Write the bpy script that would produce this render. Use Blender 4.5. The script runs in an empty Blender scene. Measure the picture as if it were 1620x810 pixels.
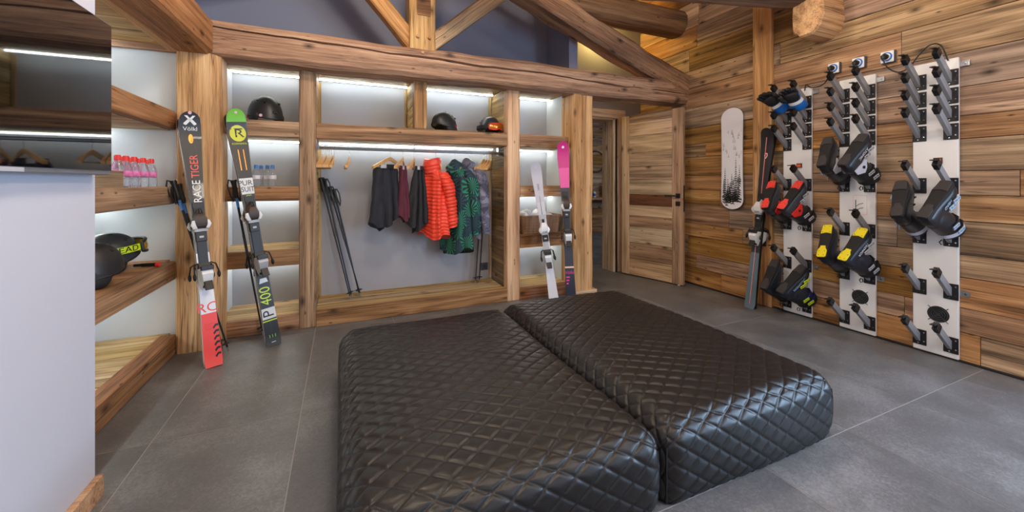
import bpy, bmesh, math, random
from mathutils import Vector, Matrix

random.seed(7)
scene = bpy.context.scene
COL = scene.collection
V = Vector

# ------------------------------------------------------------------ camera
FPX, CX, HY, CAMH = 620.0, 810.0, 288.0, 1.18          # focal length, principal column, horizon row (1620x810 frame)
YAW = math.atan2(270.0, FPX)
SN, CS = math.sin(YAW), math.cos(YAW)
cam_data = bpy.data.cameras.new('camera')
cam_data.sensor_width = 36.0
cam_data.lens = FPX / 1620.0 * 36.0
cam_data.shift_y = -(405.0 - HY) / 1620.0
cam_data.clip_start = 0.05
cam = bpy.data.objects.new('camera', cam_data)
cam.location = (0, 0, CAMH)
cam.rotation_euler = (math.pi / 2, 0, -YAW)
COL.objects.link(cam)
scene.camera = cam

# ------------------------------------------------------------------ world, exposure, lights
world = bpy.data.worlds.new('world')
scene.world = world
world.use_nodes = True
world.node_tree.nodes['Background'].inputs[0].default_value = (0.62, 0.75, 1.0, 1)
world.node_tree.nodes['Background'].inputs[1].default_value = 0.6
vs = scene.view_settings
vs.view_transform = 'Standard'
vs.look = 'None'
vs.exposure = 0.32
vs.gamma = 1.0
vs.use_curve_mapping = False
scene.cycles.use_denoising = True
scene.cycles.max_bounces = 8
scene.cycles.sample_clamp_indirect = 6.0


def area_light(name, loc, target, sx, sy, power, color, spread=math.pi):
    d = bpy.data.lights.new(name, 'AREA')
    d.shape = 'RECTANGLE'
    d.size, d.size_y = sx, sy
    d.energy = power
    d.color = color
    d.spread = spread
    o = bpy.data.objects.new(name, d)
    o.location = loc
    o.rotation_euler = (V(target) - V(loc)).to_track_quat('-Z', 'Z').to_euler()
    COL.objects.link(o)
    return o


# daylight by the right wall window behind the camera; rear panel added as fill
area_light('daylight_side_window', (3.66, -0.75, 1.30), (0.0, -0.45, 0.9), 1.7, 1.9, 125, (0.50, 0.72, 1.0))
area_light('rear_fill_light', (1.30, -2.48, 1.65), (1.30, 3.0, 1.45), 3.6, 2.3, 16, (1.0, 0.98, 0.96))
# daylight in the room beyond the open door
area_light('daylight_next_room', (6.3, 5.6, 1.6), (4.4, 5.9, 0.9), 1.6, 1.8, 16, (0.90, 0.94, 1.0))

# ------------------------------------------------------------------ pixel helpers (a pixel gives a direction, a surface gives the distance)
def ray(px, py):
    a = (px - CX) / FPX
    return V((a * CS + SN, -a * SN + CS, (HY - py) / FPX))


def onY(px, py, Y):
    d = ray(px, py); t = Y / d.y
    return V((t * d.x, Y, CAMH + t * d.z))


def onX(px, py, X):
    d = ray(px, py); t = X / d.x
    return V((X, t * d.y, CAMH + t * d.z))


def onZ(px, py, Z=0.0):
    d = ray(px, py); t = (Z - CAMH) / d.z
    return V((t * d.x, t * d.y, Z))


# ------------------------------------------------------------------ scene helpers
WM = {}


def prop(o, label=None, cat=None, group=None, kind=None):
    if label: o['label'] = label
    if cat: o['category'] = cat
    if group: o['group'] = group
    if kind: o['kind'] = kind
    return o


def empty(name, loc=(0, 0, 0), M=None, parent=None, **k):
    o = bpy.data.objects.new(name, None)
    o.empty_display_size = 0.05
    COL.objects.link(o)
    W = M.copy() if M is not None else Matrix.Translation(V(loc))
    if parent is not None:
        o.parent = parent
        o.matrix_basis = WM[parent.name].inverted() @ W
    else:
        o.matrix_basis = W
    WM[o.name] = W
    return prop(o, **k)


class MB:
    def __init__(s):
        s.v, s.f, s.m = [], [], []

    def add(s, vs, fs, mi=0):
        b = len(s.v)
        s.v += [V(p) for p in vs]
        s.f += [tuple(b + i for i in f) for f in fs]
        s.m += [mi] * len(fs)
        return s

    def box(s, x0, x1, y0, y1, z0, z1, mi=0):
        vs = [(x, y, z) for z in (z0, z1) for y in (y0, y1) for x in (x0, x1)]
        return s.add(vs, [(0, 2, 3, 1), (4, 5, 7, 6), (0, 1, 5, 4), (2, 6, 7, 3), (0, 4, 6, 2), (1, 3, 7, 5)], mi)

    def obox(s, c, ax, ay, az, hx, hy, hz, mi=0):
        c = V(c); ax, ay, az = V(ax), V(ay), V(az)
        vs = [c + ax * (x * hx) + ay * (y * hy) + az * (z * hz) for z in (-1, 1) for y in (-1, 1) for x in (-1, 1)]
        return s.add(vs, [(0, 2, 3, 1), (4, 5, 7, 6), (0, 1, 5, 4), (2, 6, 7, 3), (0, 4, 6, 2), (1, 3, 7, 5)], mi)

    def loft(s, rings, cap0=True, cap1=True, closed=True, mi=0):
        n = len(rings[0]); vs = [p for r in rings for p in r]; fs = []
        for i in range(len(rings) - 1):
            for j in range(n if closed else n - 1):
                k = (j + 1) % n
                fs.append((i * n + j, i * n + k, (i + 1) * n + k, (i + 1) * n + j))
        if cap0: fs.append(tuple(range(n - 1, -1, -1)))
        if cap1: fs.append(tuple((len(rings) - 1) * n + j for j in range(n)))
        return s.add(vs, fs, mi)

    def tube(s, pts, r, n=8, cap=True, mi=0):
        pts = [V(p) for p in pts]
        rr = r if isinstance(r, (list, tuple)) else [r] * len(pts)
        rings = []; prev = None
        for i, p in enumerate(pts):
            t = (pts[min(i + 1, len(pts) - 1)] - pts[max(i - 1, 0)])
            t = t.normalized() if t.length > 1e-9 else V((0, 0, 1))
            if prev is None:
                a = V((0, 0, 1)) if abs(t.z) < 0.9 else V((1, 0, 0))
                u = t.cross(a).normalized()
            else:
                u = (prev - t * prev.dot(t)).normalized()
            prev = u
            w = t.cross(u)
            rings.append([p + (u * math.cos(2 * math.pi * k / n) + w * math.sin(2 * math.pi * k / n)) * rr[i] for k in range(n)])
        return s.loft(rings, cap, cap, mi=mi)

    def cyl(s, p0, p1, r0, r1=None, n=14, mi=0):
        return s.tube([p0, p1], [r0, r0 if r1 is None else r1], n, mi=mi)

    def lathe(s, prof, n=16, c=(0, 0, 0), mi=0, cap0=True, cap1=True):
        c = V(c)
        return s.loft([[c + V((r * math.cos(2 * math.pi * k / n), r * math.sin(2 * math.pi * k / n), z)) for k in range(n)] for r, z in prof], cap0, cap1, mi=mi)

    def ell(s, c, rx, ry, rz, nu=16, nv=10, rot=None, mi=0):
        c = V(c); rings = []
        for i in range(nv + 1):
            a = -math.pi / 2 + math.pi * i / nv
            ca = max(math.cos(a), 0.02)
            ring = []
            for k in range(nu):
                t = 2 * math.pi * k / nu
                p = V((rx * ca * math.cos(t), ry * ca * math.sin(t), rz * math.sin(a)))
                ring.append(c + (rot @ p if rot else p))
            rings.append(ring)
        return s.loft(rings, mi=mi)

    def prism(s, poly, z0, z1, mi=0):
        n = len(poly)
        vs = [(x, y, z0) for x, y in poly] + [(x, y, z1) for x, y in poly]
        fs = [tuple(range(n - 1, -1, -1)), tuple(range(n, 2 * n))]
        fs += [(i, (i + 1) % n, n + (i + 1) % n, n + i) for i in range(n)]
        return s.add(vs, fs, mi)

    def xf(s, M):
        s.v = [M @ p for p in s.v]
        return s

    def mesh(s, name, mats, smooth=None):
        me = bpy.data.meshes.new(name)
        me.from_pydata([tuple(p) for p in s.v], [], s.f)
        for m in (mats if isinstance(mats, (list, tuple)) else [mats]):
            me.materials.append(m)
        if any(s.m):
            me.polygons.foreach_set('material_index', s.m)
        if smooth is not None:
            me.polygons.foreach_set('use_smooth', [True] * len(s.f))
            if smooth < 180:
                me.set_sharp_from_angle(angle=math.radians(smooth))
        me.update()
        return me

    def put(s, name, mats, parent=None, M=None, smooth=None, bevel=0, seg=2, local=False, **k):
        """world coordinates in, object with its origin at the middle of the mesh; M: the mesh is local and M its world matrix;
        local: the coordinates are those of the parent"""
        if M is None:
            lo = V((min(p.x for p in s.v), min(p.y for p in s.v), min(p.z for p in s.v)))
            hi = V((max(p.x for p in s.v), max(p.y for p in s.v), max(p.z for p in s.v)))
            c = (lo + hi) / 2
            s.v = [p - c for p in s.v]
            W = Matrix.Translation(c)
            if local and parent is not None:
                W = WM[parent.name] @ W
        else:
            W = M
        return link(name, s.mesh(name, mats, smooth), parent, W, bevel, seg, **k)


def link(name, me, parent, W, bevel=0, seg=2, **k):
    o = bpy.data.objects.new(name, me)
    COL.objects.link(o)
    if parent is not None:
        o.parent = parent
        o.matrix_basis = WM[parent.name].inverted() @ W
    else:
        o.matrix_basis = W
    WM[o.name] = W
    if bevel:
        b = o.modifiers.new('bevel', 'BEVEL')
        b.width = bevel; b.segments = seg; b.limit_method = 'ANGLE'; b.angle_limit = math.radians(40)
    return prop(o, **k)


def frame(o, x, zhint):
    """matrix with local x along x, local z as near zhint as can be"""
    x = V(x).normalized(); z = V(zhint); z = (z - x * z.dot(x)).normalized(); y = z.cross(x)
    return Matrix(((x.x, y.x, z.x, o[0]), (x.y, y.y, z.y, o[1]), (x.z, y.z, z.z, o[2]), (0, 0, 0, 1)))


def copy_tree(src, M, parent=None, **k):
    n = src.copy()
    COL.objects.link(n)
    if parent is not None:
        n.parent = parent
    if M is not None:
        n.matrix_basis = M
        WM[n.name] = M
    for ch in src.children:
        copy_tree(ch, None, n)
    return prop(n, **k)


def text_mesh(s, size, mat, align='CENTER', extrude=0.0004, xs=1.0):
    cu = bpy.data.curves.new('lettering', 'FONT')
    cu.body = s; cu.size = size; cu.align_x = align; cu.align_y = 'CENTER'; cu.extrude = extrude
    cu.resolution_u = 3
    t = bpy.data.objects.new('lettering', cu)
    COL.objects.link(t)
    dg = bpy.context.evaluated_depsgraph_get()
    me = bpy.data.meshes.new_from_object(t.evaluated_get(dg))
    bpy.data.objects.remove(t); bpy.data.curves.remove(cu)
    me.transform(Matrix.Diagonal((xs, 1, 1, 1)))
    me.materials.clear(); me.materials.append(mat)
    return me


# ------------------------------------------------------------------ materials
def srgb(r, g, b):
    return tuple(((c / 255) / 12.92 if c / 255 <= 0.04045 else ((c / 255 + 0.055) / 1.055) ** 2.4) for c in (r, g, b)) + (1.0,)


def newmat(name):
    m = bpy.data.materials.new(name)
    m.use_nodes = True
    nt = m.node_tree
    return m, nt, nt.nodes['Principled BSDF']


def N(nt, t, **k):
    n = nt.nodes.new(t)
    for a, v in k.items():
        if a[0] == 'i' and a[1:].isdigit():
            n.inputs[int(a[1:])].default_value = v
        else:
            setattr(n, a, v)
    return n


def math_n(nt, op, a, b=None, clamp=False):
    n = nt.nodes.new('ShaderNodeMath'); n.operation = op; n.use_clamp = clamp
    for i, x in enumerate((a, b)):
        if x is None: continue
        if isinstance(x, (int, float)): n.inputs[i].default_value = x
        else: nt.links.new(x, n.inputs[i])
    return n.outputs[0]


def ramp(nt, src, stops, interp='LINEAR'):
    r = nt.nodes.new('ShaderNodeValToRGB')
    cr = r.color_ramp; cr.interpolation = interp
    while len(cr.elements) > 1: cr.elements.remove(cr.elements[-1])
    cr.elements[0].position = stops[0][0]; cr.elements[0].color = stops[0][1]
    for p, c in stops[1:]:
        e = cr.elements.new(p); e.color = c
    nt.links.new(src, r.inputs[0])
    return r.outputs[0]


def plain(name, col, rough=0.5, metal=0.0, spec=0.5, bump=0.0, bscale=60, var=0.0, vscale=6, coat=0.0):
    m, nt, b = newmat(name)
    b.inputs['Base Color'].default_value = col
    b.inputs['Roughness'].default_value = rough
    b.inputs['Metallic'].default_value = metal
    b.inputs['Specular IOR Level'].default_value = spec
    if coat: b.inputs['Coat Weight'].default_value = coat
    tc = N(nt, 'ShaderNodeTexCoord')
    if var:
        nz = N(nt, 'ShaderNodeTexNoise'); nz.inputs['Scale'].default_value = vscale; nz.inputs['Detail'].default_value = 4
        nt.links.new(tc.outputs['Object'], nz.inputs['Vector'])
        c = ramp(nt, nz.outputs['Fac'], [(0.3, tuple(x * (1 - var) for x in col[:3]) + (1,)), (0.7, tuple(min(1, x * (1 + var)) for x in col[:3]) + (1,))])
        nt.links.new(c, b.inputs['Base Color'])
    if bump:
        nz = N(nt, 'ShaderNodeTexNoise'); nz.inputs['Scale'].default_value = bscale; nz.inputs['Detail'].default_value = 3
        nt.links.new(tc.outputs['Object'], nz.inputs['Vector'])
        bp = N(nt, 'ShaderNodeBump'); bp.inputs['Strength'].default_value = bump; bp.inputs['Distance'].default_value = 0.003
        nt.links.new(nz.outputs['Fac'], bp.inputs['Height'])
        nt.links.new(bp.outputs[0], b.inputs['Normal'])
    return m


def emit(name, col, strength):
    m, nt, b = newmat(name)
    b.inputs['Base Color'].default_value = (0.8, 0.8, 0.8, 1)
    b.inputs['Emission Color'].default_value = col
    b.inputs['Emission Strength'].default_value = strength
    return m


def wood(name, dark, mid, light, grain=1.0, var=0.28, knots=0.5, rough=0.62, ring=7.0, greys=0.0, weather=0.45):
    """old timber, grain along the object's own X"""
    m, nt, b = newmat(name)
    L = nt.links
    tc = N(nt, 'ShaderNodeTexCoord'); oi = N(nt, 'ShaderNodeObjectInfo')
    off = N(nt, 'ShaderNodeVectorMath', operation='SCALE')
    cmb = N(nt, 'ShaderNodeCombineXYZ')
    L.new(oi.outputs['Random'], cmb.inputs[0])
    L.new(math_n(nt, 'MULTIPLY', oi.outputs['Random'], 1.7), cmb.inputs[1])
    L.new(math_n(nt, 'MULTIPLY', oi.outputs['Random'], 2.9), cmb.inputs[2])
    L.new(cmb.outputs[0], off.inputs[0]); off.inputs['Scale'].default_value = 37.0
    add = N(nt, 'ShaderNodeVectorMath', operation='ADD')
    L.new(tc.outputs['Object'], add.inputs[0]); L.new(off.outputs[0], add.inputs[1])

    def mapped(sx, sy, sz):
        mp = N(nt, 'ShaderNodeVectorMath', operation='MULTIPLY')
        L.new(add.outputs[0], mp.inputs[0]); mp.inputs[1].default_value = (sx, sy, sz)
        return mp.outputs[0]

    def noise(vec, scale, detail=3.0, rgh=0.55, dist=0.0):
        n = N(nt, 'ShaderNodeTexNoise')
        n.inputs['Scale'].default_value = scale; n.inputs['Detail'].default_value = detail
        n.inputs['Roughness'].default_value = rgh; n.inputs['Distortion'].default_value = dist
        L.new(vec, n.inputs['Vector'])
        return n.outputs['Fac']
    # growth rings: a band field bent by slow noise (cathedral grain)
    slow = noise(mapped(0.42, 3.4, 3.4), 1.0, 2.5, 0.5, 0.35)
    sep = N(nt, 'ShaderNodeSeparateXYZ'); L.new(add.outputs[0], sep.inputs[0])
    yz = math_n(nt, 'ADD', math_n(nt, 'MULTIPLY', sep.outputs[1], 3.0 * ring), math_n(nt, 'MULTIPLY', sep.outputs[2], 2.1 * ring))
    ph = math_n(nt, 'ADD', yz, math_n(nt, 'MULTIPLY', slow, 5.0 * ring))
    rings = math_n(nt, 'ADD', math_n(nt, 'MULTIPLY', math_n(nt, 'SINE', ph), 0.5), 0.5)
    rings = math_n(nt, 'POWER', rings, 1.8)
    fibre = noise(mapped(1.6, 85, 85), 1.0, 4.0, 0.7)
    fine = noise(mapped(5.0, 300, 300), 1.0, 2.0, 0.6)
    streak = noise(mapped(0.45, 17, 17), 1.0, 3.0, 0.6)
    patch = noise(mapped(1.1, 3.5, 3.5), 1.0, 3.0, 0.6)
    g = math_n(nt, 'ADD', math_n(nt, 'MULTIPLY', rings, 0.17 * grain), math_n(nt, 'ADD', math_n(nt, 'MULTIPLY', fibre, 0.70), math_n(nt, 'MULTIPLY', fine, 0.34)))
    g = math_n(nt, 'ADD', g, math_n(nt, 'MULTIPLY', streak, 0.62))
    g = math_n(nt, 'ADD', g, math_n(nt, 'MULTIPLY', patch, 0.30 * (weather / 0.45)))
    g = math_n(nt, 'SUBTRACT', g, 0.56)
    col0 = ramp(nt, g, [(0.22, dark), (0.50, mid), (0.80, light)])
    # drying cracks: thin dark lines along the grain
    ck = noise(mapped(0.75, 30, 30), 1.0, 2.0, 0.5)
    ckl = math_n(nt, 'SUBTRACT', 1.0, math_n(nt, 'MULTIPLY', math_n(nt, 'ABSOLUTE', math_n(nt, 'SUBTRACT', ck, 0.5)), 42.0), True)
    cks = math_n(nt, 'MULTIPLY', ckl, math_n(nt, 'MULTIPLY', math_n(nt, 'SUBTRACT', patch, 0.44), 7.0, True))
    mc = N(nt, 'ShaderNodeMix', data_type='RGBA')
    L.new(math_n(nt, 'MULTIPLY', cks, 0.75, True), mc.inputs[0]); L.new(col0, mc.inputs[6]); mc.inputs[7].default_value = tuple(c * 0.3 for c in dark[:3]) + (1,)
    col = mc.outputs[2]
    # knots
    vo = N(nt, 'ShaderNodeTexVoronoi'); vo.inputs['Scale'].default_value = 1.0
    vo.voronoi_dimensions = '2D'
    kv = N(nt, 'ShaderNodeCombineXYZ')
    L.new(math_n(nt, 'MULTIPLY', sep.outputs[0], 2.6), kv.inputs[0])
    syz = math_n(nt, 'ADD', sep.outputs[1], sep.outputs[2])
    L.new(math_n(nt, 'MULTIPLY', syz, 5.0), kv.inputs[1])
    L.new(kv.outputs[0], vo.inputs['Vector'])
    vn = N(nt, 'ShaderNodeTexVoronoi'); vn.voronoi_dimensions = '2D'; vn.inputs['Scale'].default_value = 1.0
    kv2 = N(nt, 'ShaderNodeCombineXYZ')
    L.new(math_n(nt, 'MULTIPLY', sep.outputs[0], 5.0), kv2.inputs[0]); L.new(math_n(nt, 'MULTIPLY', syz, 13.0), kv2.inputs[1])
    L.new(kv2.outputs[0], vn.inputs['Vector'])
    ns = N(nt, 'ShaderNodeSeparateColor'); L.new(vn.outputs['Color'], ns.inputs[0])
    nail = math_n(nt, 'MULTIPLY', math_n(nt, 'SUBTRACT', 1.0, math_n(nt, 'MULTIPLY', vn.outputs['Distance'], 9.0), True), math_n(nt, 'GREATER_THAN', ns.outputs[1], 0.86))
    kd = math_n(nt, 'SUBTRACT', 1.0, math_n(nt, 'MULTIPLY', math_n(nt, 'ADD', vo.outputs['Distance'], math_n(nt, 'MULTIPLY', math_n(nt, 'SUBTRACT', fibre, 0.5), 0.10)), 6.5), True)
    ksel = N(nt, 'ShaderNodeSeparateColor'); L.new(vo.outputs['Color'], ksel.inputs[0])
    kn = math_n(nt, 'MAXIMUM', math_n(nt, 'MULTIPLY', kd, math_n(nt, 'GREATER_THAN', ksel.outputs[0], 1.0 - knots * 0.62)), nail)
    mx = N(nt, 'ShaderNodeMix', data_type='RGBA')
    L.new(math_n(nt, 'MULTIPLY', kn, 1.05, True), mx.inputs[0]); L.new(col, mx.inputs[6]); mx.inputs[7].default_value = tuple(c * 0.55 for c in dark[:3]) + (1,)
    # each board its own tone
    wn = N(nt, 'ShaderNodeTexWhiteNoise', noise_dimensions='1D'); L.new(oi.outputs['Random'], wn.inputs['W'])
    hs = N(nt, 'ShaderNodeHueSaturation')
    L.new(mx.outputs[2], hs.inputs['Color'])
    L.new(math_n(nt, 'ADD', math_n(nt, 'MULTIPLY', wn.outputs['Value'], 2 * var), 1.0 - var), hs.inputs['Value'])
    sp = N(nt, 'ShaderNodeSeparateColor'); L.new(wn.outputs['Color'], sp.inputs[0])
    L.new(math_n(nt, 'ADD', math_n(nt, 'MULTIPLY', sp.outputs[1], 0.28 + greys), 0.80 - greys * 0.75), hs.inputs['Saturation'])
    L.new(math_n(nt, 'ADD', math_n(nt, 'MULTIPLY', sp.outputs[2], 0.016), 0.492), hs.inputs['Hue'])
    L.new(hs.outputs[0], b.inputs['Base Color'])
    b.inputs['Roughness'].default_value = rough
    b.inputs['Specular IOR Level'].default_value = 0.3
    bp = N(nt, 'ShaderNodeBump'); bp.inputs['Strength'].default_value = 0.6; bp.inputs['Distance'].default_value = 0.004
    L.new(math_n(nt, 'ADD', fibre, math_n(nt, 'MULTIPLY', rings, 0.4)), bp.inputs['Height'])
    L.new(bp.outputs[0], b.inputs['Normal'])
    return m


W_WALL = wood('old_wall_boards', srgb(80, 56, 34), srgb(164, 121, 76), srgb(210, 169, 120), var=0.20, greys=0.26)
W_BEAM = wood('hewn_beam_wood', srgb(72, 50, 34), srgb(162, 119, 80), srgb(208, 166, 122), var=0.05, ring=4, knots=0.4, weather=0.6)
W_POST = wood('pale_post_wood', srgb(126, 88, 54), srgb(202, 156, 108), srgb(232, 194, 148), var=0.08, ring=5, knots=0.5)
W_SHELF = wood('shelf_rail_wood', srgb(80, 54, 34), srgb(158, 112, 74), srgb(204, 158, 114), var=0.14, knots=0.7)
W_LINING = wood('lining_board_wood', srgb(112, 86, 50), srgb(190, 156, 104), srgb(226, 198, 148), var=0.16, knots=0.4, ring=10)
W_DARKLIN = wood('dark_lining_wood', srgb(66, 50, 30), srgb(132, 102, 66), srgb(180, 146, 100), var=0.2, knots=0.4)
W_LOG = wood('dark_log_wood', srgb(62, 44, 32), srgb(122, 88, 62), srgb(168, 128, 94), var=0.08, ring=4)
W_TRUSS = wood('honey_truss_wood', srgb(112, 76, 42), srgb(190, 140, 86), srgb(222, 180, 126), var=0.08, ring=5, knots=0.3)
W_DOOR_L = wood('door_pale_wood', srgb(142, 112, 82), srgb(212, 178, 138), srgb(236, 208, 172), var=0.10, knots=0.5)
W_DOOR_M = wood('door_brown_wood', srgb(96, 74, 54), srgb(170, 136, 102), srgb(208, 174, 136), var=0.10, knots=0.6)
W_DOOR_D = wood('door_dark_wood', srgb(66, 40, 22), srgb(120, 76, 42), srgb(162, 110, 66), var=0.08, knots=0.5)
W_CEIL = wood('ceiling_board_wood', srgb(96, 66, 38), srgb(160, 116, 70), srgb(200, 154, 102), var=0.2)
W_HANG = plain('hanger_beech', srgb(206, 158, 98), 0.45, var=0.12, vscale=30)
W_GREY = wood('grey_box_wood', srgb(96, 80, 60), srgb(140, 118, 90), srgb(172, 150, 118), var=0.05)

GABLE = plain('slate_blue_paint', srgb(128, 131, 150), 0.75, bump=0.05)
PALE = plain('pale_grey_paint', srgb(202, 205, 210), 0.7, bump=0.04)
LILAC = plain('lilac_white_paint', srgb(200, 199, 209), 0.7, bump=0.03)
BACKP = plain('shelf_back_paint', srgb(160, 159, 164), 0.65, bump=0.03)
WHITEP = plain('white_coated_board', srgb(232, 232, 234), 0.35)
BLACKP = plain('black_plastic', srgb(24, 24, 26), 0.45)
BLACKM = plain('matt_black', srgb(30, 29, 31), 0.6, bump=0.1, bscale=200)
DARKG = plain('dark_grey_plastic', srgb(52, 52, 56), 0.55)
RUBBER = plain('black_rubber', srgb(26, 25, 27), 0.75, bump=0.25, bscale=120)
STEEL = plain('brushed_steel', srgb(170, 172, 176), 0.35, metal=0.9)
ALU = plain('grey_aluminium', srgb(158, 159, 164), 0.5, metal=0.25)
CHROME = plain('chrome', srgb(215, 215, 218), 0.18, metal=1.0)
WHITE = plain('white_plastic', srgb(235, 235, 236), 0.4)
SILVER = plain('silver_grey_plastic', srgb(176, 177, 182), 0.35)
RED = plain('red_plastic', srgb(222, 40, 34), 0.4)
CORAL = plain('coral_red', srgb(240, 74, 66), 0.35)
ORANGE = plain('orange_plastic', srgb(232, 104, 52), 0.4)
YELLOW = plain('yellow_plastic', srgb(236, 216, 20), 0.45)
NEON = plain('neon_yellow', srgb(198, 222, 34), 0.4)
LIME = plain('lime_green', srgb(118, 196, 36), 0.35)
BLUE = plain('bright_blue', srgb(20, 112, 206), 0.55)
NAVY = plain('navy_blue', srgb(24, 38, 112), 0.5)
SKYB = plain('cap_blue', srgb(70, 130, 205), 0.35)
LBLUE = plain('pale_blue', srgb(170, 198, 224), 0.45)
PINK = plain('hot_pink', srgb(226, 60, 150), 0.35)
PINKS = plain('soft_pink', srgb(240, 190, 205), 0.4)
GOLD = plain('amber_gold', srgb(226, 150, 46), 0.3, metal=0.3)
BROWN = plain('dark_brown_plastic', srgb(66, 50, 42), 0.5)


def leather_mat():
    m, nt, b = newmat('black_leather')
    L = nt.links
    b.inputs['Base Color'].default_value = srgb(26, 23, 23)
    b.inputs['Roughness'].default_value = 0.36
    b.inputs['Specular IOR Level'].default_value = 0.42
    tc = N(nt, 'ShaderNodeTexCoord')
    vo = N(nt, 'ShaderNodeTexVoronoi'); vo.inputs['Scale'].default_value = 420
    L.new(tc.outputs['Object'], vo.inputs['Vector'])
    nz = N(nt, 'ShaderNodeTexNoise'); nz.inputs['Scale'].default_value = 40; nz.inputs['Detail'].default_value = 3
    L.new(tc.outputs['Object'], nz.inputs['Vector'])
    h = math_n(nt, 'ADD', vo.outputs['Distance'], math_n(nt, 'MULTIPLY', nz.outputs['Fac'], 0.8))
    bp = N(nt, 'ShaderNodeBump'); bp.inputs['Strength'].default_value = 0.14; bp.inputs['Distance'].default_value = 0.0015
    L.new(h, bp.inputs['Height']); L.new(bp.outputs[0], b.inputs['Normal'])
    L.new(ramp(nt, nz.outputs['Fac'], [(0.3, (0.31, 0.31, 0.31, 1)), (0.7, (0.44, 0.44, 0.44, 1))]), b.inputs['Roughness'])
    return m


def tile_mat():
    m, nt, b = newmat('stoneware_tile')
    L = nt.links
    tc = N(nt, 'ShaderNodeTexCoord'); oi = N(nt, 'ShaderNodeObjectInfo')
    off = N(nt, 'ShaderNodeVectorMath', operation='ADD'); L.new(tc.outputs['Object'], off.inputs[0])
    cmb = N(nt, 'ShaderNodeCombineXYZ'); L.new(math_n(nt, 'MULTIPLY', oi.outputs['Random'], 53.0), cmb.inputs[0]); L.new(math_n(nt, 'MULTIPLY', oi.outputs['Random'], 31.0), cmb.inputs[1])
    L.new(cmb.outputs[0], off.inputs[1])

    def noise(s, d, r=0.6):
        n = N(nt, 'ShaderNodeTexNoise'); n.inputs['Scale'].default_value = s; n.inputs['Detail'].default_value = d; n.inputs['Roughness'].default_value = r
        L.new(off.outputs[0], n.inputs['Vector']); return n.outputs['Fac']
    a, f = noise(2.6, 5), noise(95, 3, 0.7)
    g = math_n(nt, 'ADD', math_n(nt, 'MULTIPLY', a, 0.6), math_n(nt, 'MULTIPLY', f, 0.4))
    c = ramp(nt, g, [(0.30, srgb(80, 80, 81)), (0.5, srgb(105, 105, 107)), (0.72, srgb(142, 143, 146))])
    L.new(c, b.inputs['Base Color'])
    L.new(ramp(nt, g, [(0.3, (0.34, 0.34, 0.34, 1)), (0.7, (0.50, 0.50, 0.50, 1))]), b.inputs['Roughness'])
    b.inputs['Specular IOR Level'].default_value = 0.5
    bp = N(nt, 'ShaderNodeBump'); bp.inputs['Strength'].default_value = 0.18; bp.inputs['Distance'].default_value = 0.002
    L.new(f, bp.inputs['Height']); L.new(bp.outputs[0], b.inputs['Normal'])
    return m


def fabric(name, col, rough=0.85, var=0.2, sheen=0.2, scale=14):
    m = plain(name, col, rough, bump=0.25, bscale=90, var=var, vscale=scale)
    m.node_tree.nodes['Principled BSDF'].inputs['Sheen Weight'].default_value = sheen
    return m


def palm_fabric():
    m, nt, b = newmat('palm_print_fabric')
    L = nt.links
    tc = N(nt, 'ShaderNodeTexCoord')
    vo = N(nt, 'ShaderNodeTexVoronoi'); vo.inputs['Scale'].default_value = 8.0
    L.new(tc.outputs['Object'], vo.inputs['Vector'])
    d = N(nt, 'ShaderNodeVectorMath', operation='SUBTRACT'); L.new(tc.outputs['Object'], d.inputs[0]); L.new(vo.outputs['Position'], d.inputs[1])
    s = N(nt, 'ShaderNodeSeparateXYZ'); L.new(d.outputs[0], s.inputs[0])
    ang = math_n(nt, 'ARCTAN2', s.outputs[2], math_n(nt, 'ADD', s.outputs[0], s.outputs[1]))
    sc = N(nt, 'ShaderNodeSeparateColor'); L.new(vo.outputs['Color'], sc.inputs[0])
    blades = math_n(nt, 'SINE', math_n(nt, 'ADD', math_n(nt, 'MULTIPLY', ang, 15.0), math_n(nt, 'MULTIPLY', sc.outputs[0], 6.28)))
    k = math_n(nt, 'ADD', math_n(nt, 'MULTIPLY', blades, 0.5), 0.5)
    leaf = ramp(nt, k, [(0.30, srgb(44, 40, 58)), (0.52, srgb(22, 92, 78)), (0.9, srgb(40, 140, 100))])
    dk = ramp(nt, k, [(0.45, srgb(40, 36, 52)), (0.8, srgb(20, 78, 84))])
    mx = N(nt, 'ShaderNodeMix', data_type='RGBA')
    L.new(math_n(nt, 'GREATER_THAN', sc.outputs[1], 0.6), mx.inputs[0]); L.new(leaf, mx.inputs[6]); L.new(dk, mx.inputs[7])
    L.new(mx.outputs[2], b.inputs['Base Color'])
    b.inputs['Roughness'].default_value = 0.8
    return m


def camo_fabric():
    m, nt, b = newmat('grey_violet_fabric')
    L = nt.links
    tc = N(nt, 'ShaderNodeTexCoord')
    nz = N(nt, 'ShaderNodeTexNoise'); nz.inputs['Scale'].default_value = 9; nz.inputs['Detail'].default_value = 4; nz.inputs['Distortion'].default_value = 1.2
    L.new(tc.outputs['Object'], nz.inputs['Vector'])
    L.new(ramp(nt, nz.outputs['Fac'], [(0.40, srgb(70, 68, 86)), (0.47, srgb(112, 110, 126)), (0.56, srgb(92, 86, 106)), (0.62, srgb(138, 136, 150))]), b.inputs['Base Color'])
    b.inputs['Roughness'].default_value = 0.85
    return m


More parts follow.
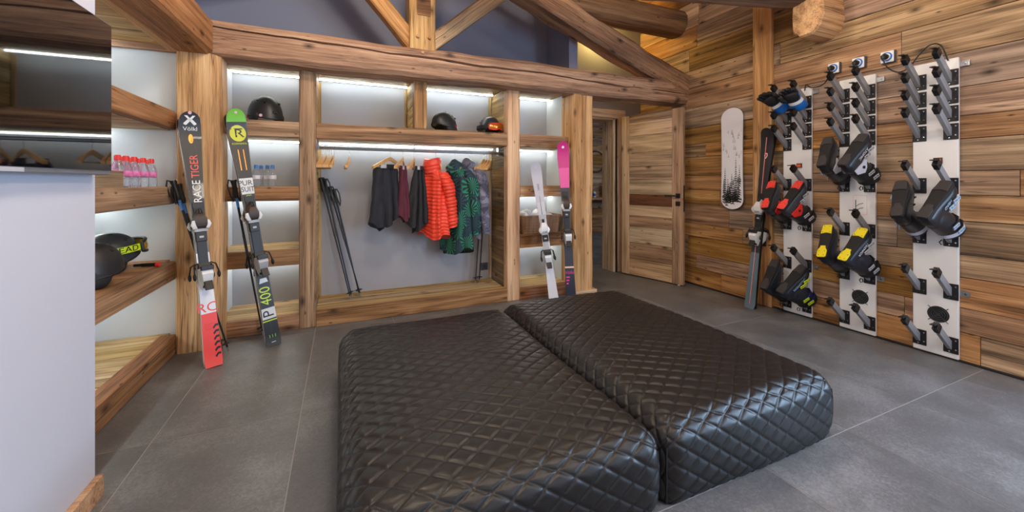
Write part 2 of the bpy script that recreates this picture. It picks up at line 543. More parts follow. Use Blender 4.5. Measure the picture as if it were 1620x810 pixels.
def bands(name, stops, rough=0.42, fade=None):
    """flat print of a ski's top sheet: colours by distance from the tail (object X)"""
    m, nt, b = newmat(name)
    tc = N(nt, 'ShaderNodeTexCoord'); s = N(nt, 'ShaderNodeSeparateXYZ'); nt.links.new(tc.outputs['Object'], s.inputs[0])
    f = math_n(nt, 'MULTIPLY', s.outputs[0], 0.5)
    c = ramp(nt, f, [(p * 0.5, col) for p, col in stops], 'LINEAR' if fade else 'CONSTANT')
    nt.links.new(c, b.inputs['Base Color'])
    b.inputs['Roughness'].default_value = rough
    b.inputs['Coat Weight'].default_value = 0.08
    return m


def clear_mat(name, col, rough=0.05):
    m, nt, b = newmat(name)
    b.inputs['Base Color'].default_value = col
    b.inputs['Roughness'].default_value = rough
    b.inputs['Transmission Weight'].default_value = 0.92
    b.inputs['IOR'].default_value = 1.25
    return m


LEATHER = leather_mat()
TILE = tile_mat()
GROUT = plain('grout', srgb(158, 155, 152), 0.8)
LED = emit('led_strip_glow', (0.86, 0.99, 1.0, 1), 23.0)
BOTTLE = clear_mat('clear_bottle_plastic', (0.93, 0.96, 1.0, 1))
LENS_AMBER = plain('amber_lens', srgb(206, 122, 24), 0.08, metal=0.55, coat=0.6)
LENS_YEL = plain('yellow_mirror_lens', srgb(176, 150, 40), 0.08, metal=0.6, coat=0.6)
SCREEN = plain('tv_screen_glass', srgb(8, 8, 10), 0.03, spec=0.6, coat=0.35)
HELMET = plain('helmet_shell_black', srgb(36, 35, 37), 0.42)
HELMET2 = plain('helmet_shell_graphite', srgb(46, 50, 54), 0.32)
WICKER = plain('brown_wicker', srgb(136, 100, 70), 0.6, var=0.35, vscale=30)
TOWEL = fabric('white_towel', srgb(232, 232, 236), 0.95, 0.05)
F_BLACK = fabric('black_fabric', srgb(30, 30, 38), 0.8, sheen=0.05)
F_BLACK2 = fabric('charcoal_fabric', srgb(27, 27, 32), 0.75, sheen=0.05)
F_WINE = fabric('burgundy_fabric', srgb(88, 26, 44), 0.8, sheen=0.05)
F_ORANGE = plain('orange_red_nylon', srgb(238, 70, 46), 0.42, var=0.08, vscale=20)
F_PALM = palm_fabric()
F_CAMO = camo_fabric()

# ================================================================== STRUCTURE
XR = 3.755            # face of the right wall
YB = 4.20             # face of the gable wall
XP, YP = -0.845, 1.967  # face and end of the partition that carries the television


def noise1(t, seed, f=1.0):
    return math.sin(t * 2.1 * f + seed * 1.7) * 0.5 + math.sin(t * 5.3 * f + seed * 3.1) * 0.3 + math.sin(t * 11.7 * f + seed * 0.7) * 0.2


def board(name, p0, p1, w, h, zh, mat, parent=None, bevel=0.0, **k):
    """straight sawn board from p0 to p1: width w across, thickness h along zh"""
    p0, p1 = V(p0), V(p1)
    M = frame((p0 + p1) / 2, p1 - p0, zh)
    L = (p1 - p0).length
    return MB().box(-L / 2, L / 2, -w / 2, w / 2, -h / 2, h / 2).put(name, mat, parent, M=M, bevel=bevel, seg=1, **k)


def timber(name, p0, p1, w, h, zh, mat, parent=None, ch=0.018, irr=0.008, seed=1, crack=None, seglen=0.10, **k):
    """hewn beam: chamfered, uneven, an optional open crack along the face on its -y side"""
    p0, p1 = V(p0), V(p1)
    L = (p1 - p0).length
    M = frame((p0 + p1) / 2, p1 - p0, zh)
    n = max(4, int(L / seglen)); rings = []
    for i in range(n + 1):
        x = -L / 2 + L * i / n
        c = ch * (1 + 0.6 * noise1(x, seed + 9, 1.5))
        a, b = w / 2, h / 2
        o = [irr * noise1(x, seed + q, 1.3) for q in range(8)]
        prof = [(-a + c, -b), (a - c, -b), (a, -b + c), (a, b - c), (a - c, b), (-a + c, b), (-a, b - c)]
        if crack:
            z0, z1, dep, wid = crack
            zc = z0 + (z1 - z0) * i / n + 0.008 * noise1(x, seed + 5, 2)
            t = wid * max(0.15, min(1.0, 0.75 + 0.5 * noise1(x, seed + 3, 0.8)))
            prof += [(-a, zc + t), (-a + dep, zc + t * 0.3), (-a + dep, zc - t * 0.3), (-a, zc - t)]
        prof += [(-a, -b + c)]
        ring = []
        for q, (y, z) in enumerate(prof):
            ring.append((x, y + (o[0] if y > 0 else o[1]), z + (o[2] if z > 0 else o[3])))
        rings.append(ring)
    return MB().loft(rings).put(name, mat, parent, M=M, smooth=32, **k)


def log(name, p0, p1, r, mat, parent=None, flat=0.0, seed=1, **k):
    p0, p1 = V(p0), V(p1)
    L = (p1 - p0).length; M = frame((p0 + p1) / 2, p1 - p0, (0, 0, 1)); n = max(4, int(L / 0.12)); rings = []
    for i in range(n + 1):
        x = -L / 2 + L * i / n
        rings.append([(x, r * math.cos(a) * (1 + 0.04 * noise1(x + q, seed, 1.2)), max(-r + flat, min(r - flat, r * math.sin(a) * (1 + 0.04 * noise1(x - q, seed + 4, 1.2))))) for q, a in enumerate([2 * math.pi * j / 18 for j in range(18)])])
    return MB().loft(rings).put(name, mat, parent, M=M, smooth=50, **k)


# ---- floor: grout bed with separate tiles (0.6 x 1.2 m)
fl = MB().box(-1.65, 7.2, -2.7, 7.75, -0.12, -0.0012)
FLOOR = fl.put('floor', GROUT, kind='structure', label='dark grey stoneware tiled floor', cat='floor')
tile_cache = {}


def tile(x0, x1, y0, y1):
    g = 0.0024
    key = (round(x1 - x0, 3), round(y1 - y0, 3))
    if key not in tile_cache:
        a, b = key[0] / 2 - g, key[1] / 2 - g
        tile_cache[key] = MB().box(-a, a, -b, b, -0.004, 0.004).mesh('tile', TILE)
    link('tile', tile_cache[key], FLOOR, Matrix.Translation(((x0 + x1) / 2, (y0 + y1) / 2, -0.004)))


xs_ = [-1.63, -1.39] + [-0.79 + 0.6 * i for i in range(0, 8)] + [3.77]
ys_ = [-2.68, -1.325, -0.125, 1.075, 2.275, 3.475, 4.30]
for i in range(len(xs_) - 1):
    for j in range(len(ys_) - 1):
        tile(xs_[i], xs_[i + 1], ys_[j], ys_[j + 1])
xs2 = [1.01, 1.61, 2.21, 2.81, 3.41, 4.01, 4.61, 5.21, 5.81, 6.41, 7.15]
ys2 = [4.30, 4.675, 5.875, 7.075, 7.72]
for i in range(len(xs2) - 1):
    for j in range(len(ys2) - 1):
        tile(xs2[i], xs2[i + 1], ys2[j], ys2[j + 1])

# ---- right wall: backing plus separate old boards
wr = MB()
wr.box(XR, XR + 0.15, 0.30, YB + 0.12, -0.02, 3.9)
wr.box(XR, XR + 0.15, -2.7, -1.75, -0.02, 3.9)
wr.box(XR, XR + 0.15, -1.75, 0.30, 2.3, 3.9)
wr.box(XR, XR + 0.15, -1.75, 0.30, -0.02, 0.3)
WALL_R = wr.put('wall_right', W_DARKLIN, kind='structure', label='wall clad in wide old horizontal wooden boards', cat='wall')
rb = random.Random(11)
z = 0.004
edges_first = [0.19, 0.16, 0.20, 0.15, 0.22, 0.17, 0.16, 0.21, 0.15, 0.19, 0.23, 0.24, 0.20, 0.26, 0.24, 0.22, 0.2, 0.22]
for r, hgt in enumerate(edges_first):
    if z > 3.55: break
    cuts = [YB - 0.003]
    y = YB - rb.uniform(0.7, 1.9)
    while y > 0.9:
        cuts.append(y); y -= rb.uniform(1.3, 2.3)
    cuts.append(0.31)
    for a, b_ in zip(cuts[:-1], cuts[1:]):
        t = 0.018 + rb.uniform(0, 0.007)
        zb = z + hgt / 2
        board('plank', (XR - t / 2, b_ + 0.0015, zb), (XR - t / 2, a - 0.0015, zb), hgt - 0.004, t, (1, 0, 0), W_WALL, WALL_R, bevel=0.002)
    z += hgt
XF = XR - 0.025
board('trim_1', (XF - 0.012, 2.49, 0.0), (XF - 0.012, 2.49, 3.3), 0.185, 0.036, (1, 0, 0), W_POST, bevel=0.004, kind='structure', label='pale vertical board dividing the planked wall', cat='wall post')
MB().box(XF - 0.018, XR, -2.6, YB, -0.001, 0.012).put('baseboard_right', BLACKM, kind='structure', label='thin dark skirting under the planked wall', cat='baseboard')

# ---- gable wall with the door opening, chase and upper part
wb = MB()
wb.box(-1.75, 2.43, YB, YB + 0.14, -0.02, 4.4)
wb.box(3.30, XR + 0.15, YB, YB + 0.14, -0.02, 4.4)
wb.box(2.43, 3.30, YB, YB + 0.14, 2.02, 4.4)
wb.put('wall_back', GABLE, kind='structure', label='slate blue painted gable wall above the shelves', cat='wall')
MB().box(2.295, 2.405, 3.70, YB + 0.01, 0.0, 3.75).put('wall_chase', GABLE, kind='structure', label='slate blue chase standing out from the gable wall', cat='wall')

# ---- partition with the television, niche walls, rear wall
MB().box(XP - 0.14, XP, -2.6, YP, 0.0, 3.9).put('wall_left', LILAC, kind='structure', label='pale lilac partition wall behind the television', cat='wall')
bl = MB().box(XP, XP + 0.023, -2.6, YP, 0.0, 0.08)
bl.box(XP - 0.16, XP + 0.023, YP, YP + 0.006, 0.0, 0.08)
bl.put('baseboard_left', W_POST, bevel=0.003, kind='structure', label='low wooden skirting at the foot of the pale partition', cat='baseboard')
MB().box(-1.72, -1.56, 1.80, 3.62, 0, 3.9).put('wall_niche', PALE, kind='structure', label='pale grey wall behind the corner shelves', cat='wall')
MB().box(-1.60, -0.90, 3.50, 3.60, 0, 2.2).put('wall_end', PALE, kind='structure', label='pale grey end wall of the corner shelf niche', cat='wall')
MB().box(-1.60, XP - 0.13, 1.80, 1.90, 0, 2.2).put('wall_front', PALE, kind='structure', label='pale grey return wall closing the niche', cat='wall')
rw = MB()
rw.box(-1.0, -0.5, -2.72, -2.6, -0.02, 3.9); rw.box(3.1, 3.9, -2.72, -2.6, -0.02, 3.9)
rw.box(-0.5, 3.1, -2.72, -2.6, 2.8, 4.4); rw.box(-0.5, 3.1, -2.72, -2.6, -0.02, 0.5)
rw.put('wall_rear', W_DARKLIN, kind='structure', label='unseen wooden wall with added wide window facing the shelves', cat='wall')
for nm, rect, ax in (('window_added', (-0.5, 3.1, 0.5, 2.8), 'y'), ('window_2', (-1.75, 0.30, 0.3, 2.3), 'x')):
    a, b_, c, d = rect; m = MB(); t = 0.06
    for (u0, u1, w0, w1) in ((a, b_, c, c + t), (a, b_, d - t, d), (a, a + t, c, d), (b_ - t, b_, c, d), ((a + b_) / 2 - t / 2, (a + b_) / 2 + t / 2, c, d)):
        if ax == 'y': m.box(u0, u1, -2.70, -2.62, w0, w1)
        else: m.box(XR + 0.04, XR + 0.10, u0, u1, w0, w1)
    m.put(nm, W_DOOR_M, kind='structure', label='wooden window frame in the %s wall' % ('unseen rear' if ax == 'y' else 'planked'), cat='window')  # the rear frame is unseen, added around the fill light

# ---- ceiling: two slopes of boards, ridge over the king post
CEIL = empty('ceiling', (0.64, 0, 3.2), kind='structure', label='sloping boarded wooden ceiling', cat='ceiling')
RX, RZ, SL = 0.64, 4.22, 0.31
for sgn, xe in ((1, XR + 0.2), (-1, -1.75)):
    L = abs(xe - RX); nb = int(L / 0.2) + 1
    for i in range(nb):
        u0, u1 = L * i / nb, L * (i + 1) / nb
        um = (u0 + u1) / 2
        c = V((RX + sgn * um, 0, RZ - SL * um + 0.02))
        nrm = V((sgn * SL, 0, 1))
        board('plank', (c.x, -2.72, c.z), (c.x, YB + 0.15, c.z), (u1 - u0) * 1.046 - 0.004, 0.04, nrm, W_CEIL, CEIL)

# ---- roof truss: tie beam, king post, struts, rafters, pegs
TR = empty('roof_truss', (0.64, 3.52, 2.08), kind='structure', label='hewn timber roof truss over the shelving', cat='roof truss')
YT = 3.40
timber('tie_beam', (-0.85, YT + 0.13, 2.205), (XR - 0.012, YT + 0.13, 2.225), 0.26, 0.255, (0, 0, 1), W_BEAM, TR, ch=0.028, irr=0.010, seed=2, crack=(0.075, -0.02, 0.06, 0.011))
timber('king_post', (0.645, YT + 0.13, 2.325), (0.645, YT + 0.13, 4.1), 0.235, 0.225, (1, 0, 0), W_TRUSS, TR, ch=0.015, irr=0.005, seed=3)
for s_, xa in ((-1, 0.57), (1, 0.72)):
    p0 = V((0.645 + s_ * 0.05, YT + 0.12, 2.375)); p1 = V((0.645 + s_ * 1.35, YT + 0.12, 2.375 + 1.3 * (1.12 if s_ < 0 else 0.87)))
    timber('strut', p0, p1, 0.13, 0.135, V((0, 0, 1)), W_TRUSS, TR, ch=0.012, irr=0.004, seed=6 + s_, crack=(0.01, -0.01, 0.02, 0.003) if s_ > 0 else None)
timber('rafter', (3.78, YT + 0.11, 2.29), (0.72, YT + 0.11, 3.42), 0.24, 0.245, V((0, 0, 1)), W_BEAM, TR, ch=0.03, irr=0.012, seed=8)
timber('rafter', (-1.35, YT + 0.11, 2.66), (0.57, YT + 0.11, 3.42), 0.24, 0.245, V((0, 0, 1)), W_BEAM, TR, ch=0.03, irr=0.010, seed=9)
for (x_, z_) in ((0.60, 2.43), (0.70, 2.43), (0.64, 2.295), (3.56, 2.30)):
    MB().cyl((x_, YT - 0.012, z_), (x_, YT + 0.05, z_), 0.013, n=8).put('peg', W_TRUSS, TR, smooth=40)
MB().prism([(-0.055, 0.0), (0.055, 0.0), (0.06, 0.05), (0.055, 0.18), (-0.055, 0.18), (-0.06, 0.05)], -0.02, 0.004).xf(Matrix.Translation((0.655, YT + 0.012, 2.62)) @ Matrix.Rotation(math.pi / 2, 4, 'X')).put('tenon_end', W_DOOR_D, TR)

log('log_beam', (2.10, 3.56, 3.075), (XR - 0.01, 3.56, 3.085), 0.165, W_LOG, seed=3, flat=0.012, kind='structure', label='dark round log resting on the sloping rafter', cat='beam')
log('purlin_log', (2.55, -2.5, 3.42), (2.55, YB - 0.02, 3.42), 0.15, W_LOG, seed=5, kind='structure', label='dark round purlin log under the boarded ceiling', cat='beam')
log('ceiling_beam', (3.62, 1.99, 2.80), (0.60, 2.85, 2.80), 0.175, W_LOG, seed=7, kind='structure', label='dark round ceiling log ending on the pale cut log bracket', cat='beam')
# bracket: cut log end standing out of the planked wall
bm_ = MB(); rings = []
pr = [(-0.115, 0.02), (-0.085, -0.075), (-0.03, -0.12), (0.06, -0.125), (0.115, -0.07), (0.125, 0.06), (0.115, 0.21), (-0.10, 0.21)]
for i, x in enumerate((0.0, 0.02, 0.16, 0.34)):
    s_ = (0.90, 1.0, 1.01, 1.0)[i]
    rings.append([(x, y * s_, zz * s_) for y, zz in pr])
bm_.loft(rings).put('log_bracket', W_POST, M=Matrix.Translation((3.44, 1.945, 2.485)), smooth=25, kind='structure', label='pale cut log bracket sticking out of the planked wall', cat='bracket')

timber('wall_plate', (-0.95, -2.6, 2.205), (-0.95, 3.385, 2.205), 0.215, 0.255, (0, 0, 1), W_BEAM, ch=0.02, irr=0.010, seed=12, crack=None, kind='structure', label='hewn beam running from the tie beam above the corner shelves', cat='beam')

# posts
def post(name, x0, x1, y0, y1, z1, mat, chr_, label, seed):
    m = MB(); n = 22; rings = []
    for i in range(n + 1):
        z_ = z1 * i / n
        o = [0.006 * noise1(z_, seed + q, 1.2) for q in range(4)]
        c, c2 = chr_ * (1 + 0.35 * noise1(z_, seed + 8, 1.0)), 0.012
        prof = [(x0 + c2 + o[0], y0 + o[2]), (x1 - c + o[1], y0 + o[2]), (x1 + o[1], y0 + c * 1.0 + o[2]), (x1 + o[1], y1), (x0 + o[0], y1), (x0 + o[0], y0 + c2 + o[2])]
        rings.append([(z_, y, -x) for x, y in prof])
    # local x is up the post
    M = Matrix(((0, 0, -1, 0), (0, 1, 0, 0), (1, 0, 0, 0), (0, 0, 0, 1)))
    return m.loft(rings).put(name, mat, M=M, smooth=28, kind='structure', label=label, cat='post')


post('timber_post', -1.04, -0.79, 3.375, 3.58, 2.085, W_POST, 0.055, 'thick pale timber post behind the black and coral skis', 2)
PR = post('timber_post', 2.20, 2.435, 3.45, 3.70, 2.09, W_POST, 0.012, 'squared pale timber post beside the open door', 5)
MB().box(2.165, 2.47, 3.425, 3.72, 0, 0.055).put('base_collar', W_POST, PR, bevel=0.006)

# ---- door opening trim, door leaf
TRIM = empty('trim_2', (3.3, YB, 0), kind='structure', label='wooden frame around the open doorway', cat='door frame')
board('head_casing', (2.40, YB - 0.018, 2.07), (3.46, YB - 0.018, 2.07), 0.105, 0.03, (0, -1, 0), W_DOOR_L, TRIM, bevel=0.003)
board('jamb', (3.285, YB + 0.10, 0.0), (3.285, YB + 0.10, 2.02), 0.24, 0.035, (-1, 0, 0), W_DOOR_L, TRIM, bevel=0.003)
board('jamb', (2.44, YB + 0.10, 0.0), (2.44, YB + 0.10, 2.02), 0.24, 0.035, (1, 0, 0), W_DOOR_L, TRIM, bevel=0.003)
board('head_lining', (2.44, YB + 0.10, 2.005), (3.29, YB + 0.10, 2.005), 0.24, 0.03, (0, 0, -1), W_DOOR_L, TRIM, bevel=0.003)
MB().box(3.302, 3.318, YB - 0.04, YB + 0.03, 0.0, 2.0).put('dark_gap', BLACKP, TRIM)  # black strip standing in for the dark gap beside the jamb
board('side_casing', (3.385, YB - 0.018, 0.0), (3.385, YB - 0.018, 2.02), 0.125, 0.03, (0, -1, 0), W_DOOR_L, TRIM, bevel=0.003)

hinge = V((3.340, 4.085, 0.012)); dirv = V((3.556 - 3.340, 3.289 - 4.085, 0)).normalized()
MD = frame(hinge, dirv, (0, 0, 1))      # local x from hinge to latch, y = z cross x, z up
if (MD.to_3x3() @ V((0, 1, 0))).x > 0:
    MD = MD
DOOR = empty('door_1', M=MD, kind='structure', label='open plank door of mixed old boards with black handle', cat='door')
DW, DH, DT = 0.825, 2.015, 0.044
sidey = -1 if (MD.to_3x3() @ V((0, -1, 0))).x < 0 else 1      # face turned to the room


def dboard(name, x0, x1, z0, z1, mat, vert, t=DT, yo=0.0):
    if vert:
        p0, p1, w = V(((x0 + x1) / 2, yo, z0)), V(((x0 + x1) / 2, yo, z1)), x1 - x0
    else:
        p0, p1, w = V((x0, yo, (z0 + z1) / 2)), V((x1, yo, (z0 + z1) / 2)), z1 - z0
    board(name, MD @ p0, MD @ p1, w - 0.003, t, MD.to_3x3() @ V((0, sidey, 0)), mat, DOOR, bevel=0.002)


dboard('stile', 0.0, 0.115, 0.0, DH - 0.01, W_DOOR_L, True)
dboard('stile', DW - 0.135, DW, 0.0, DH, W_DOOR_M, True)
rows = [(0.21, W_DOOR_L), (0.20, W_DOOR_M), (0.20, W_DOOR_L), (0.135, W_DOOR_M), (0.135, W_DOOR_L), (0.135, W_DOOR_D), (0.18, W_DOOR_L), (0.17, W_DOOR_M), (0.17, W_DOOR_M), (0.21, W_DOOR_L), (0.17, W_DOOR_L), (0.10, W_DOOR_M)]
zz = 0.0
for hgt, m in rows:
    dboard('plank', 0.115, DW - 0.135, zz, zz + hgt, m, False, t=DT - 0.008 - 0.003 * random.random())
    zz += hgt
yb = sidey * DT / 2
HND = MB().box(DW - 0.085, DW - 0.033, min(yb, yb + sidey * 0.010), max(yb, yb + sidey * 0.010), 0.985, 1.037).put('handle', BLACKP, DOOR, local=True, bevel=0.002)
MB().tube([(DW - 0.06, yb + sidey * 0.008, 1.011), (DW - 0.06, yb + sidey * 0.05, 1.011), (DW - 0.075, yb + sidey * 0.055, 1.011), (DW - 0.19, yb + sidey * 0.055, 1.011)], 0.0095, 8).xf(MD).put('lever', BLACKP, HND, smooth=40)
MB().box(DW - 0.085, DW - 0.033, min(yb, yb + sidey * 0.010), max(yb, yb + sidey * 0.010), 0.895, 0.947).put('keyhole_plate', BLACKP, DOOR, local=True, bevel=0.002)
MB().box(DW - 0.002, DW + 0.002, -0.012, 0.012, 0.83, 1.13).put('lock_plate', BLACKP, DOOR, local=True)
MB().cyl((DW - 0.06, 0, -0.012), (DW - 0.06, 0, 0.012), 0.016).put('door_foot', WHITE, DOOR, local=True, smooth=40)

# ---- the room beyond the door
w2 = MB(); w2.box(1.4, 7.3, 7.70, 7.85, -0.02, 2.9)
WALL_2 = w2.put('wall_next_room', W_DARKLIN, kind='structure', label='old board wall of the next room beyond the doorway', cat='wall')
zz = 0.0; rr = random.Random(4)
while zz < 2.6:
    hgt = rr.uniform(0.16, 0.24); cut = rr.uniform(4.6, 6.2)
    for a, b_ in ((3.2, cut), (cut, 7.2)):
        board('plank', (a + 0.002, 7.69, zz + hgt / 2), (b_ - 0.002, 7.69, zz + hgt / 2), hgt - 0.004, 0.02 + rr.uniform(0, 0.006), (0, -1, 0), W_WALL, WALL_2)
    zz += hgt
sw = MB(); sw.box(7.2, 7.3, 4.3, 7.8, -0.02, 2.9); sw.box(1.4, 1.5, 4.3, 7.8, -0.02, 2.9); sw.box(3.9, 7.3, 4.2, 4.34, -0.02, 2.9)
sw.put('wall_next_room_side', LILAC, kind='structure', label='pale side walls of the next room', cat='wall')
MB().box(1.4, 7.3, 4.34, 7.85, 2.8, 2.9).put('ceiling_next_room', LILAC, kind='structure', label='pale ceiling of the next room', cat='ceiling')
cons = empty('wall_console', (5.3, 7.5, 0), label='thick live-edge wooden console board in the next room', cat='console')
board('console_top', (4.0, 7.48, 0.80), (6.2, 7.48, 0.80), 0.40, 0.06, (0, 0, 1), W_SHELF, cons, bevel=0.01)
board('leg', (6.0, 7.55, 0.0), (6.0, 7.55, 0.78), 0.2, 0.06, (1, 0, 0), W_SHELF, cons)
board('leg', (4.2, 7.55, 0.0), (4.2, 7.55, 0.78), 0.2, 0.06, (1, 0, 0), W_SHELF, cons)
cc = onY(943, 256, 7.66)
ringm = MB(); pts = [cc + V((0.245 * math.cos(t), 0, 0.245 * math.sin(t))) for t in [2 * math.pi * i / 40 for i in range(41)]]
ringm.tube(pts, 0.013, 8, cap=False)
ringm.put('wall_ring', BLACKP, smooth=60, label='thin black ring hung on the board wall of the next room', cat='wall decor')
cp = onY(962, 309, 7.5)
vs_ = empty('lantern', (cp.x, 7.5, 0.83), label='dark cylinder lantern with pale rim on the far console', cat='lantern')
MB().lathe([(0.055, 0), (0.06, 0.01), (0.06, 0.27), (0.055, 0.28)], 16, (cp.x, 7.5, 0.83)).put('body', DARKG, vs_, smooth=50)
MB().lathe([(0.061, 0.262), (0.061, 0.285), (0.05, 0.285)], 16, (cp.x, 7.5, 0.83)).put('rim', WHITE, vs_, smooth=50)
bp_ = onY(940, 302, 7.45)
b_ = empty('spray_bottle', (bp_.x, 7.45, 0.83), label='small blue and white bottle on the far console', cat='bottle')
MB().lathe([(0.03, 0), (0.035, 0.01), (0.035, 0.1), (0.015, 0.14)], 12, (bp_.x, 7.45, 0.83)).put('body', WHITE, b_, smooth=50)
MB().lathe([(0.0352, 0.03), (0.0352, 0.09)], 12, (bp_.x, 7.45, 0.83)).put('wrap', BLUE, b_, smooth=50)

# ================================================================== SHELVING (back wall)
SY, BY = 3.56, 4.05
SH = empty('wall_shelving', (0.75, 3.8, 0), label='large built-in shelving unit of old wood with lit back', cat='shelving')
MB().box(-0.90, 2.30, BY, BY + 0.03, 0.0, 2.16).put('back_panel', BACKP, SH)
board('upright', (-0.250, SY + 0.05, 0.0), (-0.250, SY + 0.05, 2.12), 0.123, 0.10, (0, -1, 0), W_SHELF, SH, bevel=0.006)
board('upright', (1.570, SY + 0.05, 0.0), (1.570, SY + 0.05, 2.12), 0.136, 0.10, (0, -1, 0), W_POST, SH, bevel=0.006)
board('upright', (0.655, SY + 0.05, 1.66), (0.655, SY + 0.05, 2.12), 0.112, 0.10, (0, -1, 0), W_SHELF, SH, bevel=0.006)
MB().box(2.205, 2.25, 3.69, BY, 0.0, 2.13).put('end_panel', PALE, SH)
MB().box(-0.90, -0.86, SY + 0.05, BY, 0.0, 2.13).put('end_panel', PALE, SH)
# partitions faced with short lining boards
for xa, z0, z1, mat in ((-0.245, 0.12, 2.12, W_LINING), (0.66, 1.66, 2.12, W_LINING), (1.575, 0.12, 2.12, W_DARKLIN)):
    hw = 0.058 if xa > 1 else 0.052
    n = max(2, round((z1 - z0) / 0.21)); d = (z1 - z0) / n
    for sd in (-1, 1):
        for i in range(n):
            zc = z0 + d * (i + 0.5)
            if xa > 1 and 1.53 < zc < 1.66: continue
            xc = xa + sd * (hw - 0.012)
            m2 = W_LINING if (zc > 1.6 or sd > 0) else mat
            board('lining_board', (xc, SY + 0.10, zc), (xc, BY, zc), d - 0.003, 0.024 - 0.004 * random.random(), (sd, 0, 0), m2, SH)
cols = [(-0.86, -0.31), (-0.19, 1.502), (1.638, 2.205)]
# top soffit boards
for a, b_ in ((-0.86, -0.31), (-0.19, 0.60), (0.71, 1.502), (1.638, 2.205)):
    nn = 3; d = (BY - SY - 0.02) / nn
    for i in range(nn):
        y_ = SY + 0.02 + d * (i + 0.5)
        board('soffit_board', (a, y_, 2.128), (b_, y_, 2.128), d - 0.003, 0.022, (0, 0, -1), W_LINING, SH)


def shelf(a, b_, z0, z1, top=True, light=True):
    board('shelf_rail', (a, SY + 0.03, (z0 + z1) / 2), (b_, SY + 0.03, (z0 + z1) / 2), z1 - z0, 0.06, (0, -1, 0), W_SHELF, SH, bevel=0.005)
    nn = 3; d = (BY - SY - 0.06) / nn
    for i in range(nn):
        y_ = SY + 0.06 + d * (i + 0.5)
        board('shelf_board', (a, y_, z1 - 0.014), (b_, y_, z1 - 0.014), d - 0.002, 0.024, (0, 0, 1), W_LINING, SH)
        if z0 > 0.2:
            board('soffit_board', (a, y_, z0 + 0.014), (b_, y_, z0 + 0.014), d - 0.002, 0.024, (0, 0, -1), W_LINING, SH)


def led(a, b_, z_, y=BY - 0.085, parent=SH):
    MB().box(a + 0.005, b_ - 0.005, y - 0.006, y + 0.006, z_ - 0.010, z_).put('led_strip', LED, parent, label='glowing white strip light')


for a, b_ in (cols[0], cols[2]):
    for z0, z1 in ((1.535, 1.66), (1.032, 1.142), (0.518, 0.642), (0.0, 0.115)):
        shelf(a, b_, z0, z1)
    for z_ in (2.116, 1.535, 1.032, 0.518):
        led(a, b_, z_)
shelf(-0.19, 1.502, 1.535, 1.66)
shelf(-0.19, 1.502, 0.0, 0.125)
led(-0.19, 0.60, 2.116); led(0.71, 1.502, 2.116); led(-0.19, 1.502, 1.535)
# pale corner beads beside the back panel
for x_, z0, z1 in ((-0.182, 0.13, 1.52), (-0.182, 1.66, 2.10), (0.592, 1.66, 2.10), (1.494, 1.66, 2.10), (1.494, 0.13, 1.52)):
    board('corner_bead', (x_, BY - 0.01, z0), (x_, BY - 0.01, z1), 0.022, 0.02, (0, -1, 0), W_LINING, SH)
# clothes rail
rl = MB().tube([(-0.185, 3.80, 1.478), (1.498, 3.80, 1.478)], 0.0135, 12)
rl.box(-0.19, -0.176, 3.775, 3.825, 1.455, 1.535); rl.box(1.489, 1.503, 3.775, 3.825, 1.455, 1.535)
rl.box(0.63, 0.642, 3.792, 3.808, 1.485, 1.535)
rl.put('clothes_rail', STEEL, SH, smooth=40, label='steel clothes rail')
sk = onY(766, 421, BY)
so = empty('wall_socket', (sk.x, BY, sk.z - 0.04), label='dark square wall socket inside the wardrobe bay', cat='socket')
MB().box(sk.x - 0.04, sk.x + 0.04, BY - 0.009, BY, sk.z - 0.04, sk.z + 0.04).put('cover_plate', plain('socket_slate', srgb(62, 66, 92), 0.5), so, bevel=0.003)
MB().cyl((sk.x, BY - 0.012, sk.z), (sk.x, BY - 0.008, sk.z), 0.02).put('outlet', DARKG, so, smooth=40)

# ================================================================== CORNER SHELVING (left niche)
NX, NB, NY0, NY1 = -1.045, -1.55, 1.91, 3.49
CO = empty('corner_shelving', (-1.3, 2.8, 0), label='corner shelves of old wood beside the pale partition', cat='shelving')


def nshelf(z0, z1, y0=NY0):
    board('shelf_rail', (NX - 0.03, y0, (z0 + z1) / 2), (NX - 0.03, 3.40, (z0 + z1) / 2), z1 - z0, 0.06, (1, 0, 0), W_SHELF, CO, bevel=0.006)
    nn = 8; d = (NY1 - y0) / nn
    for i in range(nn):
        y_ = y0 + d * (i + 0.5)
        board('shelf_board', (NB, y_, z1 - 0.014), (NX - 0.06, y_, z1 - 0.014), d - 0.002, 0.024, (0, 0, 1), W_LINING if z1 < 0.3 or z1 > 1.2 else W_SHELF, CO)
        if z0 > 0.2:
            board('soffit_board', (NB, y_, z0 + 0.014), (NX - 0.06, y_, z0 + 0.014), d - 0.002, 0.024, (0, 0, -1), W_LINING, CO)
    if z0 > 0.2:
        MB().box(NB + 0.075, NB + 0.087, y0 + 0.01, NY1 - 0.01, z0 - 0.010, z0).put('led_strip', LED, CO, label='glowing white strip light')


